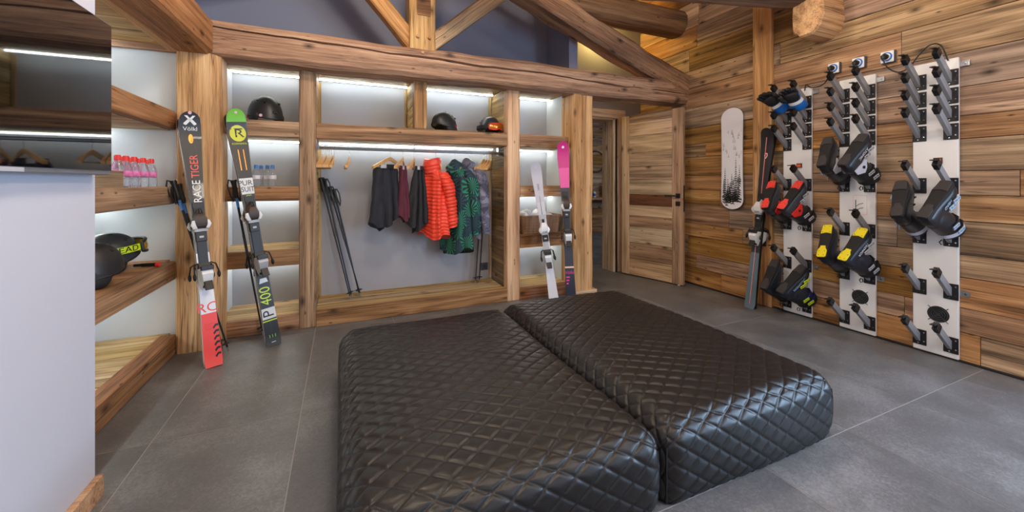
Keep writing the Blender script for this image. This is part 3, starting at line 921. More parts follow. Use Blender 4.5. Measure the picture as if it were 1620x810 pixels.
for z0, z1 in ((1.54, 1.665), (1.032, 1.15), (0.512, 0.637), (0.0, 0.12)):
    nshelf(z0, z1)
MB().box(NB + 0.075, NB + 0.087, NY0 + 0.01, NY1 - 0.01, 2.122, 2.134).put('led_strip', LED, CO, label='glowing white strip light')
nn = 9; d = (NY1 - NY0) / nn
for i in range(nn):
    board('soffit_board', (NB, NY0 + d * (i + 0.5), 2.145), (-1.05, NY0 + d * (i + 0.5), 2.145), d - 0.003, 0.022, (0, 0, -1), W_LINING, CO)
board('soffit_trim', (-1.085, NY0, 2.115), (-1.085, 3.48, 2.115), 0.06, 0.035, (0, 0, -1), W_POST, CO, bevel=0.004)
board('soffit_trim', (NB, 3.485, 2.115), (-1.05, 3.485, 2.115), 0.045, 0.03, (0, -1, 0), W_SHELF, CO, bevel=0.004)
board('plinth_cap', (NX - 0.045, NY0, 0.124), (NX - 0.045, 3.40, 0.124), 0.09, 0.02, (0, 0, 1), W_SHELF, CO, bevel=0.004)

# ================================================================== POUFS
def pouf(x0, x1, y0, y1, h, label, ou, seed):
    cx, cy = (x0 + x1) / 2, (y0 + y1) / 2
    hx, hy = (x1 - x0) / 2, (y1 - y0) / 2
    step = 0.0042
    root = empty('leather_pouf', (cx, cy, 0), label=label, cat='pouf')
    r = 0.072
    E1, E2 = 0.055, 0.038

    def quilt(u, v):
        u += ou
        u, v = u + 0.004 * math.sin(4.3 * v + seed), v + 0.004 * math.sin(3.7 * u + 2 * seed)
        a = u / (2 * E1) + v / (2 * E2); b = u / (2 * E1) - v / (2 * E2)
        m_ = min(abs(math.sin(math.pi * a)), abs(math.sin(math.pi * b)))
        return 0.0030 * (1 - (1 - m_) ** 6) + 0.0032 * (1 - (1 - m_) ** 2)

    vs_, fs_, index = [], [], {}
    hz = h

    def shape(px, py, pz, u, v):
        crown = 0.026 * max(0, 1 - (px / hx) ** 4) * max(0, 1 - (py / hy) ** 4)
        belly = 0.014 * math.sin(math.pi * min(1, max(0, pz / hz))) - 0.018 * (1 - min(1, pz / 0.09)) ** 2
        qx = max(-hx + r, min(hx - r, px)); qy = max(-hy + r, min(hy - r, py)); qz = min(hz - r, pz)
        d_ = V((px - qx, py - qy, pz - qz))
        n = d_.normalized() if d_.length > 1e-9 else V((0, 0, 1))
        p = V((qx, qy, qz)) + n * r
        p.z += crown * (1 if pz >= hz - 1e-6 else max(0, (pz - hz * 0.5) / (hz * 0.5)))
        out = V((n.x, n.y, 0))
        p += out * belly
        wob = 0.004 * math.sin(px * 7 + seed) * math.sin(py * 5 + seed * 2)
        p += n * (quilt(u, v) + wob)
        p.z = max(0.001, p.z)
        return p

    def add_patch(nu, nv, fn):
        ids = {}
        for i in range(nu + 1):
            for j in range(nv + 1):
                px, py, pz, u, v = fn(i / nu, j / nv)
                ids[i, j] = len(vs_)
                vs_.append(shape(px, py, pz, u, v))
        for i in range(nu):
            for j in range(nv):
                fs_.append((ids[i, j], ids[i + 1, j], ids[i + 1, j + 1], ids[i, j + 1]))
    nx, ny, nz = int(2 * hx / step), int(2 * hy / step), int(hz / step)
    add_patch(nx, ny, lambda a, b: (-hx + 2 * hx * a, -hy + 2 * hy * b, hz, -hx + 2 * hx * a, -hy + 2 * hy * b))
    add_patch(nx, nz, lambda a, b: (-hx + 2 * hx * a, -hy, hz * b, -hx + 2 * hx * a, -hy - hz * (1 - b)))
    add_patch(nx, nz, lambda a, b: (hx - 2 * hx * a, hy, hz * b, hx - 2 * hx * a, hy + hz * (1 - b)))
    add_patch(ny, nz, lambda a, b: (hx, -hy + 2 * hy * a, hz * b, hx + hz * (1 - b), -hy + 2 * hy * a))
    add_patch(ny, nz, lambda a, b: (-hx, hy - 2 * hy * a, hz * b, -hx - hz * (1 - b), hy - 2 * hy * a))
    m = MB(); m.add(vs_, fs_)
    me = m.mesh('quilted_cover', LEATHER, smooth=180)
    bm = bmesh.new(); bm.from_mesh(me); bmesh.ops.remove_doubles(bm, verts=bm.verts, dist=0.0025)
    bm.to_mesh(me); bm.free()
    link('quilted_cover', me, root, WM[root.name].copy())
    b = MB().box(-hx + 0.03, hx - 0.03, -hy + 0.03, hy - 0.03, 0.0, 0.03)
    b.put('base_board', BLACKM, root, M=WM[root.name].copy())
    # corner seams
    for sx, sy in ((-1, -1), (1, -1)):
        pts = []
        for i in range(9):
            z_ = (hz - r - 0.01) * i / 8 + 0.01
            bl_ = 0.014 * math.sin(math.pi * z_ / hz) - 0.018 * (1 - min(1, z_ / 0.09)) ** 2
            k = (r * (1 - 0.7071) - bl_ * 0.7071 - 0.004)
            pts.append((sx * (hx - k), sy * (hy - k), z_))
        MB().tube(pts, 0.0035, 6).put('seam_piping', BLACKP, root, M=WM[root.name].copy(), smooth=60)
    return root


pouf(0.005, 1.035, 1.055, 2.56, 0.298, 'black quilted leather pouf on the side of the leaning race skis', 0.01, 1)
pouf(1.062, 2.085, 1.06, 2.63, 0.298, 'black quilted leather pouf on the side of the boot racks', 0.035, 4)

# ================================================================== TELEVISION
TVX = -0.79
TV = empty('television', (XP, 1.46, 1.2), label='flat black television mounted on the pale partition', cat='television')
MB().box(TVX - 0.035, TVX - 0.004, 0.975, 1.953, 1.206, 1.768).put('casing', plain('tv_bezel_grey', srgb(120, 120, 126), 0.35, metal=0.4), TV, bevel=0.003)
MB().box(TVX - 0.006, TVX, 0.981, 1.946, 1.222, 1.762).put('screen', SCREEN, TV)
MB().box(TVX - 0.006, TVX + 0.003, 1.40, 1.50, 1.208, 1.220).put('sensor_bar', SILVER, TV)
MB().box(XP - 0.005, TVX - 0.03, 1.30, 1.62, 1.35, 1.65).put('wall_mount', BLACKM, TV)

# ================================================================== SKIS
def ski_outline(L, wt, ww, wl):
    """half width along the ski, tail to tip"""
    n = 40; out = []
    ss = [i / n for i in range(n)] + [0.982, 0.988, 0.992, 0.995, 0.9975, 0.999, 1.0]
    for s in ss:
        if s < 0.5: w = ww + (wl - ww) * ((0.5 - s) / 0.5) ** 1.8
        else: w = ww + (wt - ww) * min(1, ((s - 0.5) / 0.40)) ** 1.8
        if s > 0.90: w = wt * math.sqrt(max(0.01, 1 - ((s - 0.955) / 0.045) ** 2.4)) if s > 0.955 else wt
        if s < 0.012: w = wl * (0.86 + 0.14 * s / 0.012)
        out.append((s * L, w / 2, 0.055 * max(0, (s - 0.88) / 0.12) ** 2 + 0.012 * max(0, (0.04 - s) / 0.04) ** 2 + 0.006 * (1 - (2 * s - 0.95) ** 2)))
    return out


def ski(name, tail, tip, zh, L, wt, ww, wl, topmat, sidemat, basemat, label, group=None, bind=None, th=0.013, off=0.0):
    M = frame(tail, V(tip) - V(tail), zh)
    M = M @ Matrix.Translation((0, 0, off))
    root = empty(name, M=M, label=label, cat='ski', group=group)
    O = ski_outline(L, wt, ww, wl)
    top, side, base = MB(), MB(), MB()
    st = [[(x, w, z + th), (x, -w, z + th)] for x, w, z in O]
    top.loft(st, False, False, closed=False)
    base.loft([[(x, -w, z), (x, w, z)] for x, w, z in O], False, False, closed=False)
    side.loft([[(x, w, z), (x, w, z + th)] for x, w, z in O], False, False, closed=False)
    side.loft([[(x, -w, z + th), (x, -w, z)] for x, w, z in O], False, False, closed=False)
    x, w, z = O[0]; side.add([(x, w, z), (x, -w, z), (x, -w, z + th), (x, w, z + th)], [(0, 1, 2, 3)])
    x, w, z = O[-1]; side.add([(x, w, z), (x, -w, z), (x, -w, z + th), (x, w, z + th)], [(3, 2, 1, 0)])
    top.put('top_sheet', topmat, root, M=M.copy(), smooth=40)
    base.put('base', basemat, root, M=M.copy(), smooth=40)
    side.put('side_wall', sidemat, root, M=M.copy(), smooth=40)
    if bind:
        bind(root, M, L, O, th)
    return root, M, O


def zat(O, x):
    for a, b in zip(O[:-1], O[1:]):
        if a[0] <= x <= b[0]:
            t = (x - a[0]) / (b[0] - a[0]); return a[2] + t * (b[2] - a[2])
    return O[-1][2]


def binding(c_toe, c_heel, c_plate, accent, ft=0.555, fh=0.345):
    def fn(root, M, L, O, th):
        xt, xh = ft * L, fh * L
        z0 = th + 0.004
        pl = MB().box(xh - 0.06, xt + 0.10, -0.026, 0.026, z0, z0 + 0.008)
        pl.box(xt + 0.09, xt + 0.135, -0.03, 0.03, z0, z0 + 0.006)
        pl.put('binding_plate', c_plate, root, M=M.copy(), bevel=0.002)
        kz, ky = 1.30, 1.12
        B = M @ Matrix.Diagonal((1, ky, kz, 1))
        z0 = z0 / kz

        def prof(x, hw, top, tw):
            return [(x, -hw, z0 + 0.006), (x, hw, z0 + 0.006), (x, hw, z0 + top * 0.55), (x, tw, z0 + top), (x, -tw, z0 + top), (x, -hw, z0 + top * 0.55)]
        toe = MB().loft([prof(xt - 0.045, 0.028, 0.020, 0.022), prof(xt - 0.030, 0.034, 0.040, 0.026), prof(xt + 0.004, 0.037, 0.050, 0.027), prof(xt + 0.035, 0.030, 0.044, 0.020), prof(xt + 0.060, 0.020, 0.034, 0.013), prof(xt + 0.080, 0.012, 0.016, 0.009)])
        t = toe.put('toe_piece', c_toe, root, M=B.copy(), smooth=35)
        MB().obox((xt - 0.052, 0, z0 + 0.016), (1, 0, 0), (0, 1, 0), (0, 0, 1), 0.010, 0.030, 0.006).put('toe_bumper', SILVER, t, M=B.copy())
        MB().tube([(xt + 0.055, 0, z0 + 0.030), (xt + 0.088, 0, z0 + 0.026)], [0.012, 0.010], 10).put('spring_screw', BLACKP, t, M=B.copy(), smooth=40)
        for s in (-1, 1):
            MB().loft([[(xt - 0.044, s * 0.020, z0 + 0.026), (xt - 0.044, s * 0.036, z0 + 0.022), (xt - 0.044, s * 0.036, z0 + 0.036), (xt - 0.044, s * 0.020, z0 + 0.042)],
                       [(xt - 0.018, s * 0.028, z0 + 0.022), (xt - 0.018, s * 0.047, z0 + 0.018), (xt - 0.018, s * 0.047, z0 + 0.042), (xt - 0.018, s * 0.028, z0 + 0.048)],
                       [(xt + 0.010, s * 0.030, z0 + 0.024), (xt + 0.010, s * 0.040, z0 + 0.020), (xt + 0.010, s * 0.040, z0 + 0.036), (xt + 0.010, s * 0.030, z0 + 0.042)]]).put('toe_wing', accent, t, M=B.copy(), smooth=35)
        MB().box(xt - 0.125, xt - 0.062, -0.026, 0.026, z0 + 0.006, z0 + 0.015).put('toe_pad', BLACKP, root, M=B.copy(), bevel=0.002)
        MB().box(xt - 0.103, xt - 0.090, -0.010, 0.010, z0 + 0.0145, z0 + 0.0162).put('pad_mark', SILVER, root, M=B.copy())
        h = MB().loft([prof(xh + 0.050, 0.030, 0.024, 0.024), prof(xh + 0.040, 0.032, 0.060, 0.026), prof(xh + 0.012, 0.034, 0.072, 0.026), prof(xh - 0.030, 0.031, 0.060, 0.022), prof(xh - 0.060, 0.026, 0.034, 0.018), prof(xh - 0.082, 0.020, 0.016, 0.014)])
        ho = h.put('heel_piece', c_heel, root, M=B.copy(), smooth=35)
        MB().loft([prof(xh + 0.085, 0.030, 0.014, 0.026), prof(xh + 0.050, 0.033, 0.020, 0.028)]).put('heel_pad', BLACKP, root, M=B.copy())
        MB().obox((xh + 0.050, 0, z0 + 0.062), (1, 0, 0), (0, 1, 0), (0, 0, 1), 0.014, 0.030, 0.010).put('heel_cup', BLACKP, ho, M=B.copy(), bevel=0.003)
        lv = MB().obox((xh - 0.050, 0, z0 + 0.058), V((-1, 0, 0.40)).normalized(), (0, 1, 0), V((0.40, 0, 1)).normalized(), 0.042, 0.020, 0.006)
        lv.put('heel_lever', BLACKP, ho, M=B.copy(), bevel=0.003)
        MB().box(xh - 0.075, xh - 0.058, -0.020, 0.020, z0 + 0.014, z0 + 0.036).put('spring_cap', BLACKP, ho, M=B.copy(), bevel=0.002)
        for s in (-1, 1):
            br = MB()
            br.tube([(xh + 0.085, s * 0.030, z0 + 0.012), (xh + 0.070, s * 0.050, z0 + 0.028), (xh + 0.030, s * 0.055, z0 + 0.042), (xh + 0.010, s * 0.056, z0 + 0.046)], 0.004, 6)
            br.ell((xh + 0.000, s * 0.056, z0 + 0.046), 0.024, 0.009, 0.011, 10, 6)
            br.put('brake_arm', BLACKP, root, M=B.copy(), smooth=50)
    return fn


def print_on(root, M, O, th, s, size, mat, x, y=0.0, rot=0.0, xs=1.0, name='lettering'):
    me = text_mesh(s, size, mat, xs=xs)
    T = Matrix.Translation((x, y, 0)) @ Matrix.Rotation(rot, 4, 'Z')
    for v_ in me.vertices:
        p = T @ v_.co
        p.z = zat(O, p.x) + th + 0.0012 + max(0, v_.co.z)
        v_.co = p
    link(name, me, root, M.copy())


def patch(root, M, O, th, poly, mat, name='print', lift=0.0006):
    """flat printed shape, polygon in ski coordinates (x along, y across)"""
    n = len(poly); m = MB()
    m.add([(x, y, zat(O, x) + th + lift) for x, y in poly], [tuple(range(n))])
    o = m.put(name, mat, root, M=M.copy())
    if o.data.polygons[0].normal.z < 0:
        o.data.flip_normals()
    return o


HALF = -math.pi / 2
# --- black, white and coral race skis in front of the thick post
tl, tp = onZ(338, 579), V((-0.955, 3.315, 1.640))
Lk = (tp - tl).length
vk = bands('race_ski_print', [(0.0, srgb(244, 70, 62)), (0.335, srgb(236, 234, 240)), (0.72, srgb(120, 116, 118)), (0.88, srgb(52, 48, 48)), (1.1, srgb(36, 32, 32))])
ZH = V((0.42, -0.88, 0.1))
S1, M1, O1 = ski('ski', tl, tp, ZH, Lk, 0.118, 0.068, 0.100, vk, WHITE, BLACKP, 'black and coral race ski leaning on the thick pale post', bind=binding(BROWN, WHITE, BLACKP, WHITE))
S1b, M1b, O1b = ski('ski', tl, tp, ZH * -1, Lk, 0.118, 0.068, 0.100, vk, WHITE, BLACKP, 'rear race ski paired behind the black and coral ski', bind=binding(BROWN, WHITE, BLACKP, WHITE), off=0.001)
th = 0.013
print_on(S1, M1, O1, th, 'RC', 0.085, CORAL, 0.372, 0.006, HALF, 1.0)
print_on(S1, M1, O1, th, 'RACE', 0.062, WHITE, 1.135, -0.006, 0, 1.0)
print_on(S1, M1, O1, th, 'TIGER', 0.062, CORAL, 1.305, -0.006, 0, 0.95)
print_on(S1, M1, O1, th, 'V\u00f6lkl', 0.036, WHITE, 1.560, 0, HALF, 1.05)
for s in (-1, 1):    # crossed arrow emblem at the tip
    patch(S1, M1, O1, th, [(1.588, s * -0.034), (1.588, s * -0.018), (1.645, s * 0.030), (1.645, s * 0.014)], WHITE, 'emblem')
    patch(S1, M1, O1, th, [(1.584, s * 0.022), (1.595, s * 0.036), (1.622, s * 0.012), (1.611, s * 0.000)], WHITE, 'emblem')
patch(S1, M1, O1, th, [(1.662 + 0.010 * math.cos(a), 0.010 * math.sin(a)) for a in [2 * math.pi * i / 14 for i in range(14)]], PINKS, 'sticker')
patch(S1, M1, O1, th, [(1.495 + 0.032 * math.cos(a), 0.013 * math.sin(a)) for a in [2 * math.pi * i / 16 for i in range(16)]], GOLD, 'emblem')
patch(S1, M1, O1, th, [(1.495 + 0.020 * math.cos(a), 0.006 * math.sin(a)) for a in [2 * math.pi * i / 12 for i in range(12)]], BLACKP, 'emblem', 0.001)
for i in range(6):
    x_ = 0.05 + i * 0.036
    patch(S1, M1, O1, th, [(x_, -0.018), (x_ + 0.016, -0.030), (x_ + 0.016, -0.043), (x_ + 0.030, -0.043), (x_ + 0.030, -0.026), (x_ + 0.012, -0.012)], BLACKP, 'chevron')
for i in range(4):
    patch(S1, M1, O1, th, [(0.27 - i * 0.011, 0.030), (0.27 - i * 0.011, -0.018 + 0.012 * (i % 2)), (0.267 - i * 0.011, -0.018 + 0.012 * (i % 2)), (0.267 - i * 0.011, 0.030)], srgb and RED, 'small_print')
for y_ in (0.026, -0.024):
    patch(S1, M1, O1, th, [(0.98, y_ - 0.002), (1.42, y_ - 0.002), (1.42, y_ + 0.002), (0.98, y_ + 0.002)], DARKG, 'ridge_line')

# --- black, green and yellow skis in front of the shelves
tl, tp = onZ(433, 546), V((-0.725, 3.445, 1.700))
Lr = (tp - tl).length
rk = bands('slalom_ski_print', [(0.0, srgb(40, 40, 40)), (0.19, srgb(214, 214, 214)), (0.272, srgb(34, 33, 32)), (0.93, srgb(40, 37, 35)), (1.105, srgb(222, 222, 222)), (1.222, srgb(48, 42, 38)), (1.635, srgb(112, 190, 40))])
ZH2 = V((0.40, -0.90, 0.1))
S2, M2, O2 = ski('ski', tl, tp, ZH2, Lr, 0.122, 0.070, 0.100, rk, SILVER, BLACKP, 'black ski with lime green tip leaning on the lit shelves', bind=binding(BROWN, SILVER, BLACKP, WHITE))
S2b, M2b, O2b = ski('ski', tl, tp, ZH2 * -1, Lr, 0.122, 0.070, 0.100, rk, SILVER, BLACKP, 'rear ski paired behind the lime tipped ski', bind=binding(BROWN, SILVER, BLACKP, WHITE), off=0.001)
patch(S2, M2, O2, th, [(1.558 + 0.060 * math.cos(a), 0.051 * math.sin(a)) for a in [2 * math.pi * i / 26 for i in range(26)]], plain('olive_yellow', srgb(206, 206, 34), 0.35), 'emblem')
print_on(S2, M2, O2, th + 0.0008, 'R', 0.085, BLACKP, 1.555, -0.006, HALF, 1.25)
patch(S2, M2, O2, th, [(1.586, 0.042), (1.594, 0.042), (1.594, -0.030), (1.586, -0.030)], BLACKP, 'emblem', 0.0012)
print_on(S2, M2, O2, th, 'ROSSIGNOL', 0.0175, NEON, 1.482, 0, HALF, 1.0)
patch(S2, M2, O2, th, [(1.705 + 0.009 * math.cos(a), 0.009 * math.sin(a)) for a in [2 * math.pi * i / 12 for i in range(12)]], PINKS, 'sticker')
for y_ in (0.016, -0.016):
    patch(S2, M2, O2, th, [(1.285, y_ - 0.003), (1.435, y_ - 0.003), (1.442, y_), (1.435, y_ + 0.003), (1.285, y_ + 0.003)], GOLD, 'ridge_line')
print_on(S2, M2, O2, th, 'PUR', 0.052, BLACKP, 1.190, 0.008, HALF, 0.95)
print_on(S2, M2, O2, th, 'SUIT', 0.052, BLACKP, 1.143, -0.002, HALF, 0.80)
print_on(S2, M2, O2, th, '400', 0.022, NEON, 1.095, 0.0, HALF, 1.1)
print_on(S2, M2, O2, th, '400', 0.098, NEON, 0.362, 0, 0, 0.92)
print_on(S2, M2, O2, th, 'P', 0.098, BLACKP, 0.232, 0, 0, 1.0)
patch(S2, M2, O2, th, [(0.455, 0.028), (0.46, -0.028), (0.49, -0.02), (0.49, 0.02)], WHITE, 'print')
for y_ in (-0.018, 0.0, 0.018):
    patch(S2, M2, O2, th, [(0.060, y_ - 0.002), (0.082, y_ - 0.002), (0.082, y_ + 0.002), (0.060, y_ + 0.002)], LIME, 'print')
patch(S2, M2, O2, th, [(0.026, -0.014), (0.031, -0.014), (0.031, 0.014), (0.026, 0.014)], SILVER, 'print')
patch(S2, M2, O2, th, [(0.178, -0.045), (0.186, -0.045), (0.186, 0.046), (0.178, 0.046)], NEON, 'print')
patch(S2, M2, O2, th, [(0.10, -0.004), (0.17, -0.004), (0.17, 0.004), (0.10, 0.004)], DARKG, 'print')

# --- white skis at the basket shelf
tl, tp = V((1.850, 3.235, 0.0)), V((1.772, 3.495, 1.372))
Lw = (tp - tl).length
wk = bands('white_ski_print', [(0.0, srgb(222, 220, 226)), (0.7, srgb(206, 204, 212)), (1.0, srgb(196, 194, 204))])
ZH3 = V((-0.44, -0.90, 0.1))
S3, M3, O3 = ski('ski', tl, tp, ZH3, Lw, 0.105, 0.066, 0.098, wk, DARKG, BLACKP, 'plain white ski leaning before the wicker basket', bind=binding(WHITE, WHITE, SILVER, WHITE, 0.53, 0.325))
S3b, M3b, O3b = ski('ski', tl, tp, ZH3 * -1, Lw, 0.105, 0.066, 0.098, wk, DARKG, BLACKP, 'rear ski paired behind the plain white ski', bind=binding(WHITE, WHITE, SILVER, WHITE, 0.53, 0.325), off=0.001)
print_on(S3, M3, O3, th, 'HEAD', 0.026, BLACKP, 1.15, 0.0, 0, 1.0)
patch(S3, M3, O3, th, [(0.80, -0.004), (1.06, -0.0015), (1.06, 0.0015), (0.80, 0.004)], DARKG, 'print')
patch(S3, M3, O3, th, [(0.40, -0.012), (0.41, -0.012), (0.41, 0.012), (0.40, 0.012)], BLACKP, 'print')
patch(S3, M3, O3, th, [(1.345 + 0.008 * math.cos(a), 0.008 * math.sin(a)) for a in [2 * math.pi * i / 12 for i in range(12)]], PINKS, 'sticker')
patch(S3, M3, O3, th, [(0.43 + 0.008 * math.cos(a), 0.006 * math.sin(a)) for a in [2 * math.pi * i / 10 for i in range(10)]], DARKG, 'print')

# --- pink and black ski beside the squared post
tl, tp = V((2.035, 3.24, 0.0)), V((2.078, 3.480, 1.580))
Lp = (tp - tl).length
pk = bands('pink_ski_print', [(0.0, srgb(44, 46, 62)), (0.34, srgb(236, 200, 176)), (0.352, srgb(46, 48, 62)), (1.13, srgb(232, 84, 160)), (1.33, srgb(206, 40, 130))])
ZH4 = V((-0.42, -0.90, 0.1))
S4, M4, O4 = ski('ski', tl, tp, ZH4, Lp, 0.118, 0.075, 0.104, pk, BLACKP, BLACKP, 'black ski with hot pink tip beside the squared post', bind=binding(BROWN, WHITE, BLACKP, WHITE, 0.60, 0.40))
print_on(S4, M4, O4, th, 'V\u00f6lkl', 0.042, PINK, 0.30, 0, HALF, 1.0)
for i in range(3):
    patch(S4, M4, O4, th, [(0.265 - i * 0.03, 0.036), (0.265 - i * 0.03, 0.0 + 0.008 * i), (0.25 - i * 0.03, 0.0 + 0.008 * i), (0.25 - i * 0.03, 0.036)], PINK, 'small_print')
for x_, r_, mt in ((1.545, 0.013, WHITE), (0.99, 0.011, SKYB)):
    patch(S4, M4, O4, th, [(x_ + r_ * math.cos(a), r_ * math.sin(a)) for a in [2 * math.pi * i / 14 for i in range(14)]], mt, 'sticker')
patch(S4, M4, O4, th, [(0.962, -0.013), (0.972, -0.013), (0.972, 0.013), (0.962, 0.013)], PINK, 'sticker')

# --- dark skis leaning on the planked wall
tl, tp = onZ(1187, 487), V((3.655, 2.385, 1.675))
Ld = (tp - tl).length
dk = bands('blue_grey_ski_print', [(0.0, srgb(96, 116, 128)), (0.52, srgb(52, 58, 66)), (0.8, srgb(36, 36, 40))])
ZH5 = V((-0.95, -0.12, 0.1))
for i, (o_, sg, lb) in enumerate(((V((0, 0, 0)), 1, 'blue grey ski with thin red stripe leaning on the planked wall'), (V((0, 0, 0)), -1, 'rear ski paired with the blue grey ski by the planked wall'))):
    S5, M5, O5 = ski('ski', tl + o_, tp + o_, ZH5 * sg, Ld, 0.112, 0.068, 0.098, dk, BLACKP, BLACKP, lb, bind=binding(WHITE, WHITE, BLACKP, WHITE, 0.56, 0.40), off=0.0 if sg > 0 else 0.001)
    for x0_, x1_ in ((0.04, 0.60), (1.05, 1.60)):
        patch(S5, M5, O5, th, [(x0_, -0.002), (x1_, -0.002), (x1_, 0.002), (x0_, 0.002)], CORAL, 'stripe')
        patch(S5, M5, O5, th, [(x0_, 0.003), (x1_, 0.003), (x1_, 0.005), (x0_, 0.005)], WHITE, 'stripe')
    patch(S5, M5, O5, th, [(1.40, 0.0), (1.43, 0.014), (1.455, 0.010), (1.455, -0.010), (1.43, -0.014)], WHITE, 'emblem')
    patch(S5, M5, O5, th, [(1.41, 0.0), (1.43, 0.009), (1.448, 0.007), (1.448, -0.007), (1.43, -0.009)], RED, 'emblem', 0.001)


# ================================================================== SKI POLES
def pole(tipp, top, label, shaft, accent=None, group=None, zh=(0, 0, 1), strapdir=(-0.5, -0.6, 0)):
    tipp, top = V(tipp), V(top)
    d = (top - tipp); L = d.length; u = d.normalized()
    root = empty('ski_pole', tipp, label=label, cat='ski pole', group=group)
    MB().tube([tipp + u * 0.03, tipp + u * (L - 0.12)], [0.0055, 0.0088], 10).put('shaft', shaft, root, smooth=50)
    if accent:
        MB().tube([tipp + u * (L - 0.20), tipp + u * (L - 0.125)], 0.0096, 10).put('shaft_band', accent, root, smooth=50)
    MB().tube([tipp + u * (L * 0.52), tipp + u * (L * 0.66)], 0.0093, 10).put('shaft_print', DARKG, root, smooth=50)
    g = [(0.0, 0.012), (0.01, 0.015), (0.03, 0.0165), (0.05, 0.0148), (0.07, 0.0165), (0.09, 0.0145), (0.11, 0.0165), (0.125, 0.020), (0.135, 0.017)]
    MB().tube([tipp + u * (L - 0.13 + a) for a, r in g], [r for a, r in g], 12).put('grip', BLACKP, root, smooth=60)
    sd = V(strapdir).normalized()
    e = tipp + u * (L - 0.005)
    pts = [e, e + sd * 0.035 + u * 0.01, e + sd * 0.05 - u * 0.03, e + sd * 0.045 - u * 0.10, e + sd * 0.028 - u * 0.15, e + sd * 0.016 - u * 0.08, e - u * 0.01]
    MB().tube(pts, 0.0055, 6).put('strap', BLACKM, root, smooth=60)
    MB().tube([tipp + u * 0.055, tipp + u * 0.060, tipp + u * 0.066], [0.012, 0.033, 0.010], 14).put('basket', BLACKP, root, smooth=50)
    MB().tube([tipp, tipp + u * 0.035], [0.002, 0.006], 8).put('tip', STEEL, root, smooth=50)
    return root


PSH = plain('pole_shaft_black', srgb(40, 42, 48), 0.3, metal=0.4)
PG1 = 'poles behind the race skis'
pole(onZ(362, 556), onY(274, 287, 3.30), 'black ski pole with blue band behind the race skis', PSH, SKYB, PG1)
pole(onZ(352, 552), onY(283, 292, 3.335), 'black ski pole with blue band behind the race skis', PSH, SKYB, PG1)
PG2 = 'poles behind the lime tipped skis'
pole(onZ(416, 530), onY(369, 286, 3.47), 'black ski pole with blue band behind the lime tipped skis', PSH, SKYB, PG2)
pole(onZ(424, 527), onY(380, 286, 3.49), 'black ski pole with blue band behind the lime tipped skis', PSH, SKYB, PG2)
PG3 = 'poles leaning in the wardrobe corner'
ZT = 0.126
for a, b_, y_ in (((555, 474), (507, 282), 3.96), ((557, 472), (513, 284), 3.985), ((571, 469), (521, 296), 3.97), ((569, 468), (528, 300), 4.0)):
    t = onZ(a[0], a[1], ZT)
    pole(t, onY(b_[0], b_[1], y_), 'black ski pole leaning in the empty hanger end of the wardrobe', PSH, None, PG3, strapdir=(0.6, -0.5, 0))
PG4 = 'poles leaning behind the grey jacket'
for a, b_, y_ in (((752, 449), (764, 289), 3.97), ((758, 447), (768, 291), 3.98)):
    t = onZ(a[0], a[1], ZT)
    pole(t, onY(b_[0], b_[1], y_), 'black ski pole leaning behind the grey violet jacket', PSH, None, PG4, strapdir=(-0.4, -0.6, 0))


